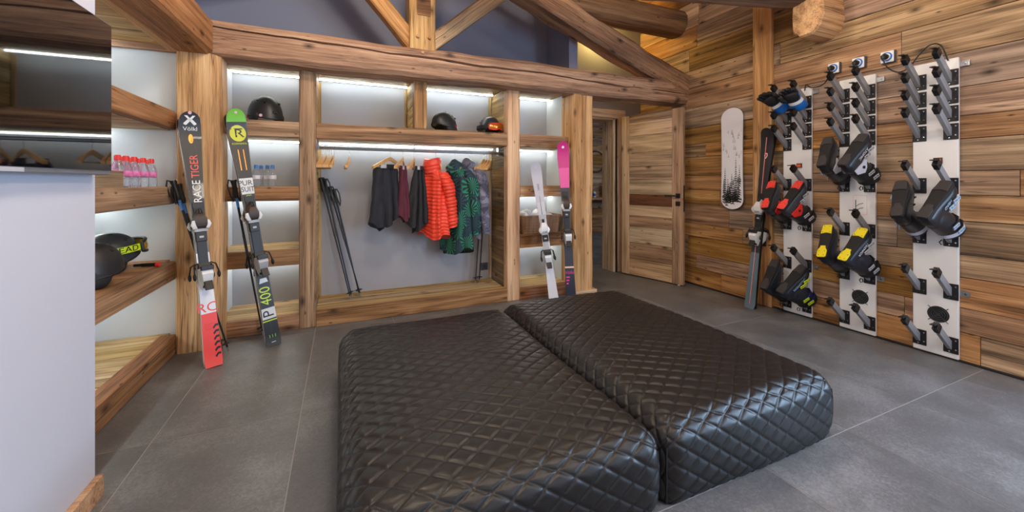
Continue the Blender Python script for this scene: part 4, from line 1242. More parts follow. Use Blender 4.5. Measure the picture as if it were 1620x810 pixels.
# ================================================================== HELMETS, GOGGLES
def helmet(loc, rz, mat, label, s=1.0, sticker=None, tilt=0.0, tab=None):
    M = Matrix.Translation(V(loc)) @ Matrix.Rotation(rz, 4, 'Z') @ Matrix.Rotation(tilt, 4, 'Y') @ Matrix.Scale(s, 4)
    root = empty('ski_helmet', M=M, label=label, cat='helmet')
    m = MB(); rings = []
    nu, nv = 30, 12
    for i in range(nv + 1):
        a = math.pi / 2 * i / nv
        ring = []
        for k in range(nu):
            t = 2 * math.pi * k / nu
            fx, fy = 0.135 * math.cos(t), 0.110 * math.sin(t)
            low = 0.062 - 0.030 * math.cos(t) if math.cos(t) > 0 else 0.062 + 0.024 * math.cos(t)
            low = 0.055 + 0.035 * max(0, math.cos(t)) ** 2 - 0.028 * max(0, -math.cos(t))
            ca = math.cos(a) ** 0.85 if i < nv else 0.03
            rib = 1 + 0.018 * math.cos(3 * t) * math.sin(2 * a)
            ring.append((fx * ca * rib, fy * ca * rib, low + (0.212 - low) * math.sin(a)))
        rings.append(ring)
    m.loft(rings, cap0=True, cap1=True)
    m.put('shell', mat, root, M=M.copy(), smooth=50)
    b = MB()
    rim = []
    for k in range(31):
        t = 2 * math.pi * k / 30
        low = 0.055 + 0.035 * max(0, math.cos(t)) ** 2 - 0.028 * max(0, -math.cos(t))
        rim.append((0.133 * math.cos(t), 0.108 * math.sin(t), low))
    b.tube(rim, 0.006, 6, cap=False)
    b.put('rim', BLACKM, root, M=M.copy(), smooth=60)
    for s_ in (-1, 1):
        e = MB().ell((-0.015, s_ * 0.092, 0.048), 0.062, 0.020, 0.048, 14, 8)
        ep = e.put('ear_pad', BLACKM, root, M=M.copy(), smooth=60)
        MB().tube([(-0.01, s_ * 0.097, 0.014), (0.03, s_ * 0.075, 0.010), (0.06, s_ * 0.03, 0.012), (0.065, 0, 0.014)], 0.006, 6).put('strap', BLACKP, ep, M=M.copy(), smooth=60)
    vt = MB()
    for s_ in (-1, 1):
        for (x, y, z_, a) in ((0.05, 0.062, 0.172, 0.3), (-0.03, 0.075, 0.170, 0.0), (-0.085, 0.05, 0.158, -0.4), (0.01, 0.035, 0.206, 0.1)):
            R = Matrix.Rotation(a * s_, 3, 'Z')
            vt.ell((x * 0.97, y * s_ * 0.97, z_ - 0.007), 0.020, 0.007, 0.010, 10, 6, R)
    vt.put('vent', plain('vent_black', srgb(10, 10, 11), 0.8) if 'vent_black' not in bpy.data.materials else bpy.data.materials['vent_black'], root, M=M.copy(), smooth=60, kind='stuff')
    MB().ell((-0.118, 0, 0.075), 0.02, 0.022, 0.014, 12, 8).put('size_dial', BLACKP, root, M=M.copy(), smooth=60)
    if sticker:
        for (x, y, z_, r_, mt) in sticker:
            n = V((x / 0.135 ** 2, y / 0.11 ** 2, 0.15 * z_)).normalized()
            MB().cyl(V((x, y, z_)) - n * 0.006, V((x, y, z_)) + n * 0.006, r_, n=14).put('sticker', mt, root, M=M.copy(), smooth=40)
    return root, M


def goggles(M, mat_frame, mat_lens, mat_strap, label, dz=0.0, text=None):
    root = empty('ski_goggles', M=M, label=label, cat='goggles')
    n = 20
    def at(t, z_, r_=1.0):
        return (0.150 * math.cos(t) * r_, 0.124 * math.sin(t) * r_, z_ + dz)
    ts = [-0.78 + 1.56 * i / n for i in range(n + 1)]
    lens = MB()
    def lo(t): return 0.050 + 0.014 * math.exp(-(t / 0.18) ** 2) + 0.012 * (abs(t) / 0.78) ** 3
    def hi(t): return 0.118 - 0.012 * (abs(t) / 0.78) ** 3
    rows_ = []
    for j in range(7):
        f = j / 6
        rows_.append([at(t, lo(t) + (hi(t) - lo(t)) * f, 1.10 + 0.05 * math.sin(math.pi * f)) for t in ts])
    lens.loft(rows_, False, False, closed=False)
    lens.put('lens', mat_lens, root, M=M.copy(), smooth=60)
    fr = MB()
    loop = [at(t, lo(t), 1.09) for t in ts] + [at(t, hi(t), 1.09) for t in reversed(ts)]
    fr.tube(loop + [loop[0]], 0.008, 7, cap=False)
    fr.put('goggle_frame', mat_frame, root, M=M.copy(), smooth=60)
    st = MB()
    ts2 = [0.80 + (2 * math.pi - 1.60) * i / 40 for i in range(41)]
    st.loft([[at(t, 0.070, 1.045), at(t, 0.105, 1.03), at(t, 0.105, 1.00), at(t, 0.070, 1.00)] for t in ts2])
    so_ = st.put('strap', mat_strap, root, M=M.copy(), smooth=40)
    if text:
        t0, mt = text
        me = text_mesh('HEAD', 0.042, mt)
        # bend the lettering round the strap on the side turned to the room
        for v_ in me.vertices:
            x, y, z_ = v_.co
            t = t0 + x / 0.124
            p = at(t, 0.0875 + y, 1.055)
            v_.co = p
        link('lettering', me, so_, M.copy())
    return root


# shelf z 1.66 behind rails; corner shelf z 0.637
p = onY(420, 187, 3.80)
helmet((p.x, 3.80, 1.658), 2.2, HELMET, 'black helmet with pink sticker alone on the top shelf', 1.10, sticker=[(-0.09, 0.078, 0.050, 0.011, PINKS), (0.05, 0.100, 0.052, 0.012, RED)])
p = onY(703, 205, 3.80)
helmet((p.x, 3.80, 1.658), 3.6, HELMET, 'black helmet with red tab in the middle of the wide shelf', 1.0, sticker=[(-0.12, 0.05, 0.062, 0.011, PINKS), (-0.06, 0.098, 0.062, 0.010, RED)])
p = onY(774, 207, 3.83)
h3, mh3 = helmet((p.x, 3.83, 1.658), -1.25, HELMET2, 'graphite helmet wearing red framed goggles', 0.95)
goggles(mh3, RED, LENS_AMBER, BLACKP, 'red framed ski goggles with amber lens on helmet')
p = onX(168, 430, -1.20)
h4, mh4 = helmet((-1.20, 2.72, 0.637), 0.9, HELMET, 'matt black helmet in front on the corner shelf', 1.08, tab=1)
h5, mh5 = helmet((-1.28, 3.12, 0.637), 0.75, HELMET2, 'graphite helmet carrying yellow goggles on the corner shelf', 1.12, tilt=-0.10)
goggles(mh5, BLACKP, LENS_YEL, NEON, 'ski goggles with neon yellow strap on the corner shelf helmet', 0.035, text=(-1.36, BLACKP))
st_ = empty('pole_grip_stick', (-1.12, 3.0, 0.65), label='short black stick with red end lying on the corner shelf', cat='stick')
a_, b_ = onZ(212, 420, 0.652), onZ(247, 418.5, 0.652)
MB().tube([a_, a_ + (b_ - a_) * 0.3, a_ + (b_ - a_) * 0.34, b_], [0.009, 0.009, 0.012, 0.012], 10).put('rod', BLACKP, st_, smooth=40)
MB().tube([b_, b_ + (b_ - a_).normalized() * 0.018], 0.0135, 10).put('red_cap', RED, st_, smooth=40)


# ================================================================== BOTTLES, BOX, BASKET
def bottle(loc, capm, labm, label, group, s=1.0):
    root = empty('water_bottle', loc, label=label, cat='bottle', group=group)
    x, y, z_ = loc
    prof = [(0.024, 0), (0.029, 0.006), (0.029, 0.05), (0.0275, 0.055), (0.029, 0.06), (0.029, 0.10), (0.026, 0.118), (0.017, 0.138), (0.0125, 0.146), (0.0125, 0.155)]
    MB().lathe([(r * s, h * s) for r, h in prof], 16, loc).put('body', BOTTLE, root, smooth=50)
    MB().lathe([(0.0295 * s, 0.064 * s), (0.0295 * s, 0.094 * s)], 16, loc, cap0=False, cap1=False).put('wrap', labm, root, smooth=50)
    MB().lathe([(0.0155 * s, 0.150 * s), (0.0155 * s, 0.172 * s), (0.012 * s, 0.180 * s)], 14, loc).put('cap', capm, root, smooth=40)
    return root


LABR = plain('pink_bottle_label', srgb(232, 108, 160), 0.4, var=0.6, vscale=40)
LABB = plain('pale_bottle_label', srgb(222, 218, 226), 0.4, var=0.15, vscale=40)
for j, x_ in enumerate((-1.13, -1.20, -1.27)):
    for px in ((186, 199, 212, 226, 239), (192, 205, 219, 232), (188, 201, 214, 227))[j]:
        q = onX(px, 290, x_)
        if q.y > 3.42: continue
        bottle((x_, q.y, 1.150), RED, LABR, 'clear water bottle with red cap on the corner shelf', 'red capped bottles on the corner shelf')
for (px, yy) in ((393, 3.86), (405, 3.82), (423, 3.86), (431, 3.80), (413, 3.93)):
    p = onY(px, 290, yy)
    bottle((p.x, yy, 1.142), SKYB, LABB, 'clear water bottle with blue cap on the shelf beside green skis', 'blue capped bottles on the shelf')
bx = empty('wooden_crate', (-1.10, 2.55, 1.15), label='low grey wooden crate on the corner shelf below television', cat='crate')
for (a, b_) in (((-1.06, 2.40, 1.195), (-1.06, 2.715, 1.195)), ((-1.20, 2.40, 1.195), (-1.20, 2.715, 1.195))):
    board('side_board', a, b_, 0.085, 0.012, (1, 0, 0), W_GREY, bx)
for y_ in (2.404, 2.711):
    board('end_board', (-1.20, y_, 1.195), (-1.06, y_, 1.195), 0.085, 0.012, (0, 1, 0), W_GREY, bx)
MB().box(-1.20, -1.06, 2.40, 2.71, 1.152, 1.16).put('bottom', W_GREY, bx)
MB().box(-1.16, -1.075, 2.74, 2.92, 1.151, 1.158).put('clear_tray', clear_mat('clear_acrylic', (0.95, 0.97, 1, 1)), bevel=0.002, label='flat clear tray on the corner shelf before the bottles', cat='tray')

bc = onY(850, 372, 3.80)
bk = empty('wicker_basket', (bc.x, 3.80, 0.645), label='brown wicker basket full of towels on shelf', cat='basket')


def rrect(cx, cy, hx, hy, r, n=6):
    pts = []
    for qx, qy, a0 in ((1, 1, 0), (-1, 1, 90), (-1, -1, 180), (1, -1, 270)):
        for i in range(n + 1):
            a = math.radians(a0 + 90 * i / n)
            pts.append((cx + qx * (hx - r) + r * math.cos(a), cy + qy * (hy - r) + r * math.sin(a)))
    return pts


bcx = 1.925
nrow = 13
MB().loft([[(x, y, z_) for x, y in rrect(bcx, 3.80, hx, hy, 0.04)] for hx, hy, z_ in ((0.205, 0.145, 0.648), (0.205, 0.145, 0.655), (0.232, 0.165, 0.82), (0.222, 0.155, 0.82), (0.198, 0.138, 0.66))], True, True).put('liner', WICKER, bk)
for i in range(nrow):
    f = i / (nrow - 1); hx, hy = 0.212 + 0.028 * f, 0.150 + 0.022 * f
    base_ = rrect(bcx, 3.80, hx, hy, 0.045, 5); pts = []
    m_ = len(base_) * 3
    for k in range(m_):
        a, b_ = base_[k // 3], base_[(k // 3 + 1) % len(base_)]
        t = (k % 3) / 3
        x, y = a[0] + (b_[0] - a[0]) * t, a[1] + (b_[1] - a[1]) * t
        dx, dy = x - bcx, y - 3.80; l = math.hypot(dx, dy)
        w = 0.003 * math.sin(k * 2.1 + i * math.pi)
        pts.append((x + dx / l * w, y + dy / l * w, 0.652 + 0.172 * f))
    pts.append(pts[0])
    MB().tube(pts, 0.0078 if i < nrow - 1 else 0.012, 6, cap=False).put('wicker_strand', WICKER, bk, smooth=60)
tw = random.Random(3)
for i in range(7):
    tx, ty = bcx - 0.16 + 0.053 * i, 3.80 + tw.uniform(-0.05, 0.05)
    m = MB(); R = Matrix.Rotation(tw.uniform(-0.5, 0.5), 3, 'Z') @ Matrix.Rotation(tw.uniform(-0.3, 0.3), 3, 'X')
    m.ell((tx, ty, 0.815 + 0.02 * math.sin(i * 1.9)), 0.045, 0.11, 0.048, 14, 10, R)
    for q, p in enumerate(m.v):
        m.v[q] = p + V((0, 0, 0.006 * math.sin(p.x * 90 + i) * math.sin(p.y * 60)))
    m.put('towel', TOWEL, smooth=60, label='rolled white towel in the wicker basket', cat='towel', group='towels in the basket')

# ================================================================== HANGERS, JACKETS
def make_hanger(M, label, group=None, w=0.21, wood_m=W_HANG):
    root = empty('clothes_hanger', M=M, label=label, cat='hanger', group=group)
    hk = [(0, 0, -0.075), (0, 0, -0.035), (0.006, 0, -0.022)]
    for i in range(9):
        a = math.radians(-60 + 240 * i / 8)
        hk.append((0.017 * math.cos(a), 0, 0.0 + 0.0175 * math.sin(a)))
    MB().tube(hk, 0.0017, 6).put('hook', CHROME, root, M=M.copy(), smooth=60)
    b = MB(); rings = []
    for i in range(17):
        s = -1 + i / 8; x = s * w
        z_ = -0.078 - 0.085 * abs(s) ** 1.25; t = 0.012 + 0.006 * (1 - abs(s)); dth = 0.006 + 0.006 * abs(s) ** 2
        y_ = 0.03 * abs(s) ** 2
        rings.append([(x, y_ - dth, z_ - t), (x, y_ + dth, z_ - t), (x, y_ + dth, z_ + t), (x, y_ - dth, z_ + t)])
    b.loft(rings)
    b.put('shoulder_bar', wood_m, root, M=M.copy(), smooth=40)
    MB().tube([(-w * 0.86, 0.02, -0.155), (w * 0.86, 0.02, -0.155)], 0.0055, 8).put('trouser_bar', wood_m, root, M=M.copy(), smooth=50)
    return root


RAILZ, RAILY = 1.478, 3.80
HG = make_hanger(Matrix.Translation((-0.16, RAILY, RAILZ - 0.003)) @ Matrix.Rotation(1.60, 4, 'Z'), 'empty wooden hanger bunched at the ski pole end of the rail', 'hangers bunched at the pole end')
for i in range(1, 7):
    copy_tree(HG, Matrix.Translation((-0.16 + 0.0165 * i, RAILY, RAILZ - 0.003)) @ Matrix.Rotation(1.60 + 0.03 * math.sin(i * 2.3), 4, 'Z'))
hp = onY(553, 240, RAILY)
copy_tree(HG, Matrix.Translation((hp.x, RAILY, RAILZ - 0.003)) @ Matrix.Rotation(1.585, 4, 'Z'), label='single empty wooden hanger apart from the bunch', group='lone hanger')
for i, px in enumerate((765, 769, 773, 777)):
    hp = onY(px, 242, RAILY)
    copy_tree(HG, Matrix.Translation((hp.x, RAILY, RAILZ - 0.003)) @ Matrix.Rotation(1.0 + 0.02 * i, 4, 'Z') @ Matrix.Diagonal((0.62, 1, 1, 1)), label='empty wooden hanger at the grey jacket end of the rail', group='hangers at the jacket end')


def jacket(x, zt, h, wx, wy, rz, mat, label, hood=None, sleeve=True, quilt=0.0, flare=1.15, seed=1, lean=0.0, hem=None, slen=0.86, hood_s=1.0, zipm=None, y=RAILY):
    """garment hanging from the rail: body, two sleeves, collar or hood. wx: half shoulder width, wy: half depth"""
    M = Matrix.Translation((x, y, zt)) @ Matrix.Rotation(rz, 4, 'Z')
    root = empty('hanging_jacket', M=M, label=label, cat='jacket')
    n, nz = 64, (170 if quilt else 54)
    rg = []
    for i in range(nz + 1):
        f = i / nz                      # 0 top, 1 hem
        z_ = -h * f
        if f < 0.13:
            q = f / 0.13; sx = wx * (0.40 + 0.60 * math.sin(q * math.pi / 2)); sy = wy * (0.50 + 0.5 * math.sin(q * math.pi / 2))
        else:
            q = (f - 0.13) / 0.87; sx = wx * (1 + (flare - 1) * q) * (1 - 0.07 * math.sin(math.pi * q)); sy = wy * (1 + (flare - 1) * 1.2 * q)
        amp = 0.006 + 0.030 * max(0, f - 0.1)
        ring = []
        for k in range(n):
            t = 2 * math.pi * k / n
            fold = amp * (math.sin(5 * t + seed + 1.5 * f) * 0.55 + math.sin(9 * t - seed * 2 + 3 * f) * 0.30 + math.sin(14 * t + seed * 3) * 0.2)
            crease = 0.006 * math.sin(26 * f + 3 * math.sin(2 * t + seed) + seed) * math.sin(3 * t + seed)
            qd = quilt * (abs(math.sin(math.pi * f * h / 0.034)) ** 0.5 - 0.6) if quilt else 0.0
            r_ = 1.0
            ct, st_ = math.cos(t), math.sin(t)
            e = 0.82
            xx = math.copysign(abs(ct) ** e, ct) * (sx * r_ + fold + qd + (0 if quilt else crease)); yy = math.copysign(abs(st_) ** e, st_) * (sy * r_ + fold + qd + (0 if quilt else crease))
            zz_ = z_ - (0.030 * math.sin(3 * t + seed) * f ** 6) + lean * xx * f
            if f < 0.14: zz_ -= 0.045 * (abs(xx) / wx) ** 1.6
            ring.append((xx, yy, zz_))
        rg.append(ring)
    MB().loft(rg, cap0=True, cap1=True).put('body', mat, root, M=M.copy(), smooth=70)
    if sleeve:
        for s_ in (-1, 1):
            L = h * slen; pts, rr_ = [], []
            m2 = 150 if quilt else 34; rings = []
            for i in range(m2 + 1):
                f = i / m2
                cx_ = s_ * (wx * 0.80 + 0.058 * math.sin(min(1, f * 3) * math.pi / 2) + 0.02 * f)
                cy_ = -wy * 0.30 - 0.055 * f + 0.012 * math.sin(4 * f + seed)
                cz_ = -0.055 - L * f
                r0 = (0.062 - 0.016 * f) * (1 + 0.06 * math.sin(21 * f + seed) + 0.04 * math.sin(37 * f))
                if f < 0.08: r0 *= 0.55 + 0.45 * f / 0.08
                qd = quilt * (abs(math.sin(math.pi * f * L / 0.034)) ** 0.5 - 0.6) if quilt else 0
                rings.append([(cx_ + (r0 * 0.86 + qd) * math.cos(2 * math.pi * k / 18), cy_ + (r0 + qd) * math.sin(2 * math.pi * k / 18) * 1.05, cz_ + 0.010 * math.cos(2 * math.pi * k / 18 + seed)) for k in range(18)])
            sl = MB().loft(rings).put('sleeve', mat, root, M=M.copy(), smooth=70)
            if zipm is not None:
                MB().loft([[(p[0] * 1.0, p[1], p[2]) for p in rings[-3]], [(p[0], p[1], p[2]) for p in rings[-1]]]).put('cuff', zipm, sl, M=M.copy() @ Matrix.Translation((0, -0.003, -0.002)), smooth=40)
    if hood == 'collar':
        rings = []
        for i in range(15):
            f = i / 14; z_ = -0.055 + 0.13 * f * hood_s
            qd = quilt * (abs(math.sin(math.pi * z_ / 0.034)) ** 0.5 - 0.6) if quilt else 0
            rings.append([((0.075 + 0.010 * math.sin(math.pi * f) + qd) * math.cos(2 * math.pi * k / 28) * hood_s, (0.075 + 0.010 * math.sin(math.pi * f) + qd) * math.sin(2 * math.pi * k / 28) * hood_s, z_ + 0.012 * math.cos(2 * math.pi * k / 28 * 2)) for k in range(28)])
        MB().loft(rings, True, True).put('collar', mat, root, M=M.copy(), smooth=70)
    elif hood == 'hood':
        m = MB(); m.ell((0, 0.03, -0.03), 0.105 * hood_s, 0.085 * hood_s, 0.10 * hood_s, 22, 14)
        for q, p in enumerate(m.v):
            m.v[q] = p + V((0.01 * math.sin(p.z * 60 + seed), 0.008 * math.sin(p.x * 70), 0.008 * math.sin(p.x * 55 + p.y * 40)))
        m.put('hood', mat, root, M=M.copy(), smooth=70)
    elif hood == 'waist':
        MB().loft([[(0.11 * math.cos(a), 0.05 * math.sin(a), z_) for a in [2 * math.pi * k / 20 for k in range(20)]] for z_ in (-0.015, 0.004)]).put('lining_band', SILVER, root, M=M.copy(), smooth=50)
    return root


def jx(px):
    return onY(px, 300, RAILY).x


# hangers that carry clothes
for px, rz, lb in ((617, 0.75, 'wooden hanger over the wide black trousers'), (637, 1.25, 'wooden hanger over the burgundy trousers'), (655, 1.3, 'wooden hanger over the charcoal trousers'), (690, 2.25, 'wooden hanger holding the orange red puffer jacket'), (720, 2.25, 'wooden hanger holding the palm print jacket'), (743, 2.2, 'wooden hanger holding the grey violet jacket')):
    hx = onY(px, 242, RAILY).x
    copy_tree(HG, Matrix.Translation((hx, RAILY, RAILZ - 0.003)) @ Matrix.Rotation(rz, 4, 'Z') @ Matrix.Diagonal((0.9 if 'trousers' in lb else 0.42, 1, 1, 1)), label=lb, group=None)
for o in list(bpy.data.objects):
    if o.name.startswith('clothes_hanger') and o.get('label', '').startswith('wooden hanger') and 'group' in o:
        del o['group']


def trousers(px, zt, h, w1, w2, dp, rz, mat, label, seed, legs=3):
    """trousers folded over a hanger bar: hanging folded legs of cloth"""
    M = Matrix.Translation((jx(px), RAILY, zt)) @ Matrix.Rotation(rz, 4, 'Z')
    root = empty('hanging_trousers', M=M, label=label, cat='trousers')
    for q in range(legs):
        u = (q - (legs - 1) / 2) / max(1, (legs - 1) / 2) if legs > 1 else 0
        hh = h * (0.88, 1.0, 0.93)[(q + seed) % 3]
        rings = []; nz, n = 40, 40
        for i in range(nz + 1):
            f = i / nz
            w = (w1 + (w2 - w1) * f ** 1.2) / legs * 1.12
            if f < 0.12: w *= 0.45 + 0.55 * math.sin(f / 0.12 * math.pi / 2)
            cx_ = u * (w1 * (1 - f) + w2 * f) * 0.56
            d = dp * (0.45 + 0.75 * f)
            ring = []
            for k in range(n):
                t = 2 * math.pi * k / n
                fo = 0.016 * math.sin(3 * t + 1.7 * q + seed + 2.5 * f) * f + 0.0022 * math.sin(19 * f + 2 * t + seed)
                ring.append((cx_ + (w + fo) * math.cos(t), (q - 1) * 0.012 + (d + fo) * math.sin(t), -hh * f - (0.034 * math.sin(t + 2.1 * q + seed) + 0.012 * math.sin(3 * t + q)) * f ** 7))
            rings.append(ring)
        MB().loft(rings).put('trouser_leg', mat, root, M=M.copy(), smooth=70)
    MB().loft([[((w1 * 0.72) * math.cos(a), (dp * 0.62) * math.sin(a), z_) for a in [2 * math.pi * k / 24 for k in range(24)]] for z_ in (-0.03, -0.004, 0.008)]).put('waistband', mat, root, M=M.copy(), smooth=50)
    MB().box(-w1 * 0.45, -w1 * 0.05, -dp * 0.63 - 0.004, -dp * 0.60, -0.028, 0.006).put('lining_patch', SILVER, root, M=M.copy())
    return root


trousers(610, 1.335, 0.565, 0.125, 0.165, 0.07, 0.20, F_BLACK, 'black ski trousers hanging below the widest wooden hanger', 1, 3)
trousers(637, 1.325, 0.52, 0.045, 0.070, 0.06, 0.35, F_WINE, 'burgundy ski trousers hanging between two black pairs', 2, 2)
trousers(663, 1.325, 0.60, 0.055, 0.150, 0.065, 0.05, F_BLACK2, 'charcoal ski trousers hanging beside the orange puffer jacket', 3, 3)
jacket(jx(684), 1.330, 0.66, 0.138, 0.062, 2.25, F_ORANGE, 'orange red quilted puffer jacket with tall collar on the rail', 'collar', True, 0.011, 1.30, 2, lean=0.10, slen=0.80, hood_s=1.0, zipm=BLACKM)
jacket(jx(722), 1.345, 0.85, 0.148, 0.058, 2.25, F_PALM, 'green palm leaf print ski jacket on the rail', 'hood', True, 0.0, 1.2, 3, lean=-0.12, slen=0.74, hood_s=0.85)
jacket(jx(743), 1.365, 0.72, 0.112, 0.050, 2.15, F_CAMO, 'grey violet ski jacket with hood at the end of the clothes', 'hood', True, 0.0, 1.1, 5, slen=0.9, hood_s=0.8)

# ================================================================== BOOT RACKS
def build_rack(name, ya, yb_, label, drop_upper=0):
    """ya far edge, yb near edge; built in world coordinates"""
    XW = XF - 0.001; XFr = XW - 0.022
    yc = (ya + yb_) / 2
    root = empty(name, (XW, yc, 0.01), label=label, cat='boot rack')
    MB().box(XFr, XW, yb_, ya, 0.012, 2.0).put('back_board', WHITEP, root, bevel=0.004)
    cols_ = (ya - 0.03, yb_ + 0.04)
    for zi in (1.868, 1.747, 1.629, 1.510, 1.150, 0.80, 0.449, 0.095):
        for yc_ in cols_:
            b = V((XFr, yc_, zi)); d = V((-0.188, 0, 0.152)); u = d.normalized()
            plate = MB().box(XFr - 0.006, XFr, yc_ - 0.042, yc_ + 0.030, zi - 0.048, zi + 0.058).put('mount_plate', BLACKP, root, bevel=0.002)
            sc = MB()
            for dy, dz in ((-0.030, 0.040), (-0.030, -0.020), (0.0, -0.036)):
                sc.cyl((XFr - 0.0085, yc_ + dy, zi + dz), (XFr - 0.005, yc_ + dy, zi + dz), 0.0045, n=8)
            sc.put('screw', CHROME, plate, smooth=40)
            n_ = u.cross(V((0, 1, 0)))
            arm = MB().obox(b + d * 0.46, u, (0, 1, 0), n_, d.length * 0.5, 0.011, 0.0235).put('arm', ALU, root, bevel=0.002)
            e = b + d * 0.90
            cp_ = MB().obox(e + u * 0.012, u, (0, 1, 0), n_, 0.026, 0.0135, 0.0262)
            cp_.obox(e + u * 0.038 + V((-0.022, 0, 0.010)), (1, 0, 0), (0, 1, 0), (0, 0, 1), 0.022, 0.0135, 0.0035)
            cp_.cyl(e + V((0, -0.0135, 0)), e + V((0, -0.0165, 0)), 0.004, n=8)
            cp_.put('end_cap', BLACKP, arm, bevel=0.002)
    # fixing tabs
    for zt, s_ in ((1.955, -1), (0.45, -1), (0.52, 1)):
        y0 = yb_ if s_ < 0 else ya
        t = MB().box(XW - 0.006, XW + 0.002, min(y0 + s_ * 0.0, y0 + s_ * 0.045), max(y0 + s_ * 0.0, y0 + s_ * 0.045), zt - 0.018, zt + 0.018)
        to = t.put('fixing_tab', STEEL, root, bevel=0.001)
        MB().cyl((XW - 0.009, y0 + s_ * 0.028, zt), (XW - 0.005, y0 + s_ * 0.028, zt), 0.006, n=10).put('screw', CHROME, to, smooth=40)
    return root, XFr


RK = {}
for nm, ya, yb_, lb in (('r1', 2.296, 2.062, 'white wall boot dryer rack carrying blue gloves and red boots'), ('r2', 1.856, 1.622, 'white wall boot dryer rack carrying yellow soled boots'), ('r3', 1.410, 1.186, 'white wall boot dryer rack farthest along from the snowboard')):
    RK[nm] = build_rack('boot_dryer_rack', ya, yb_, lb) + (ya, yb_)
for nm, py in (('r1', None), ('r2', (1356, 476)), ('r3', (1479, 501))):
    root, XFr, ya, yb_ = RK[nm]
    yc = yb_ + 0.095; zc = 0.285
    g = MB()
    for r_ in (0.010, 0.022, 0.034, 0.046):
        g.tube([(XFr - 0.004, yc + r_ * math.cos(t), zc + r_ * math.sin(t)) for t in [2 * math.pi * i / 24 for i in range(25)]], 0.0026, 5, cap=False)
    for q in range(4):
        a = math.pi / 4 + math.pi / 2 * q
        g.cyl((XFr - 0.004, yc, zc), (XFr - 0.004, yc + 0.07 * math.cos(a), zc + 0.07 * math.sin(a)), 0.0022, n=5)
    if nm != 'r1':
        d_ = MB().cyl((XFr - 0.003, yc, zc), (XFr + 0.001, yc, zc), 0.054, n=26).put('fan_opening', plain('fan_dark', srgb(16, 16, 18), 0.7) if 'fan_dark' not in bpy.data.materials else bpy.data.materials['fan_dark'], root, smooth=40)
        g.put('fan_grille', DARKG, d_, smooth=50)
    if nm != 'r2':
        sw_ = MB().box(XFr - 0.010, XFr, yc - 0.022, yc + 0.022, 1.305, 1.345).put('rocker_switch', BROWN, root, bevel=0.002)
        MB().box(XFr - 0.014, XFr - 0.008, yc - 0.016, yc + 0.016, 1.310, 1.336).put('glow_button', ORANGE, sw_, bevel=0.002)
    else:
        lb = MB()
        for (y0, y1, z0, z1) in ((yc - 0.045, yc + 0.045, 1.075, 1.078), (yc - 0.045, yc + 0.045, 0.927, 0.930), (yc - 0.045, yc - 0.042, 0.927, 1.078), (yc + 0.042, yc + 0.045, 0.927, 1.078)):
            lb.box(XFr - 0.0012, XFr + 0.001, y0, y1, z0, z1)
        lbo = lb.put('info_sticker', PINKS, root)
        ic = MB().tube([(XFr - 0.001, yc + 0.028, 0.945), (XFr - 0.001, yc + 0.028, 1.04)], 0.0025, 5)
        for k in range(2):
            z_ = 0.955 + 0.035 * k
            ic.tube([(XFr - 0.001, yc + 0.025, z_), (XFr - 0.001, yc + 0.005, z_ + 0.018), (XFr - 0.001, yc - 0.02, z_ + 0.026)], 0.002, 5)
        ic.put('icon', DARKG, lbo, smooth=40)

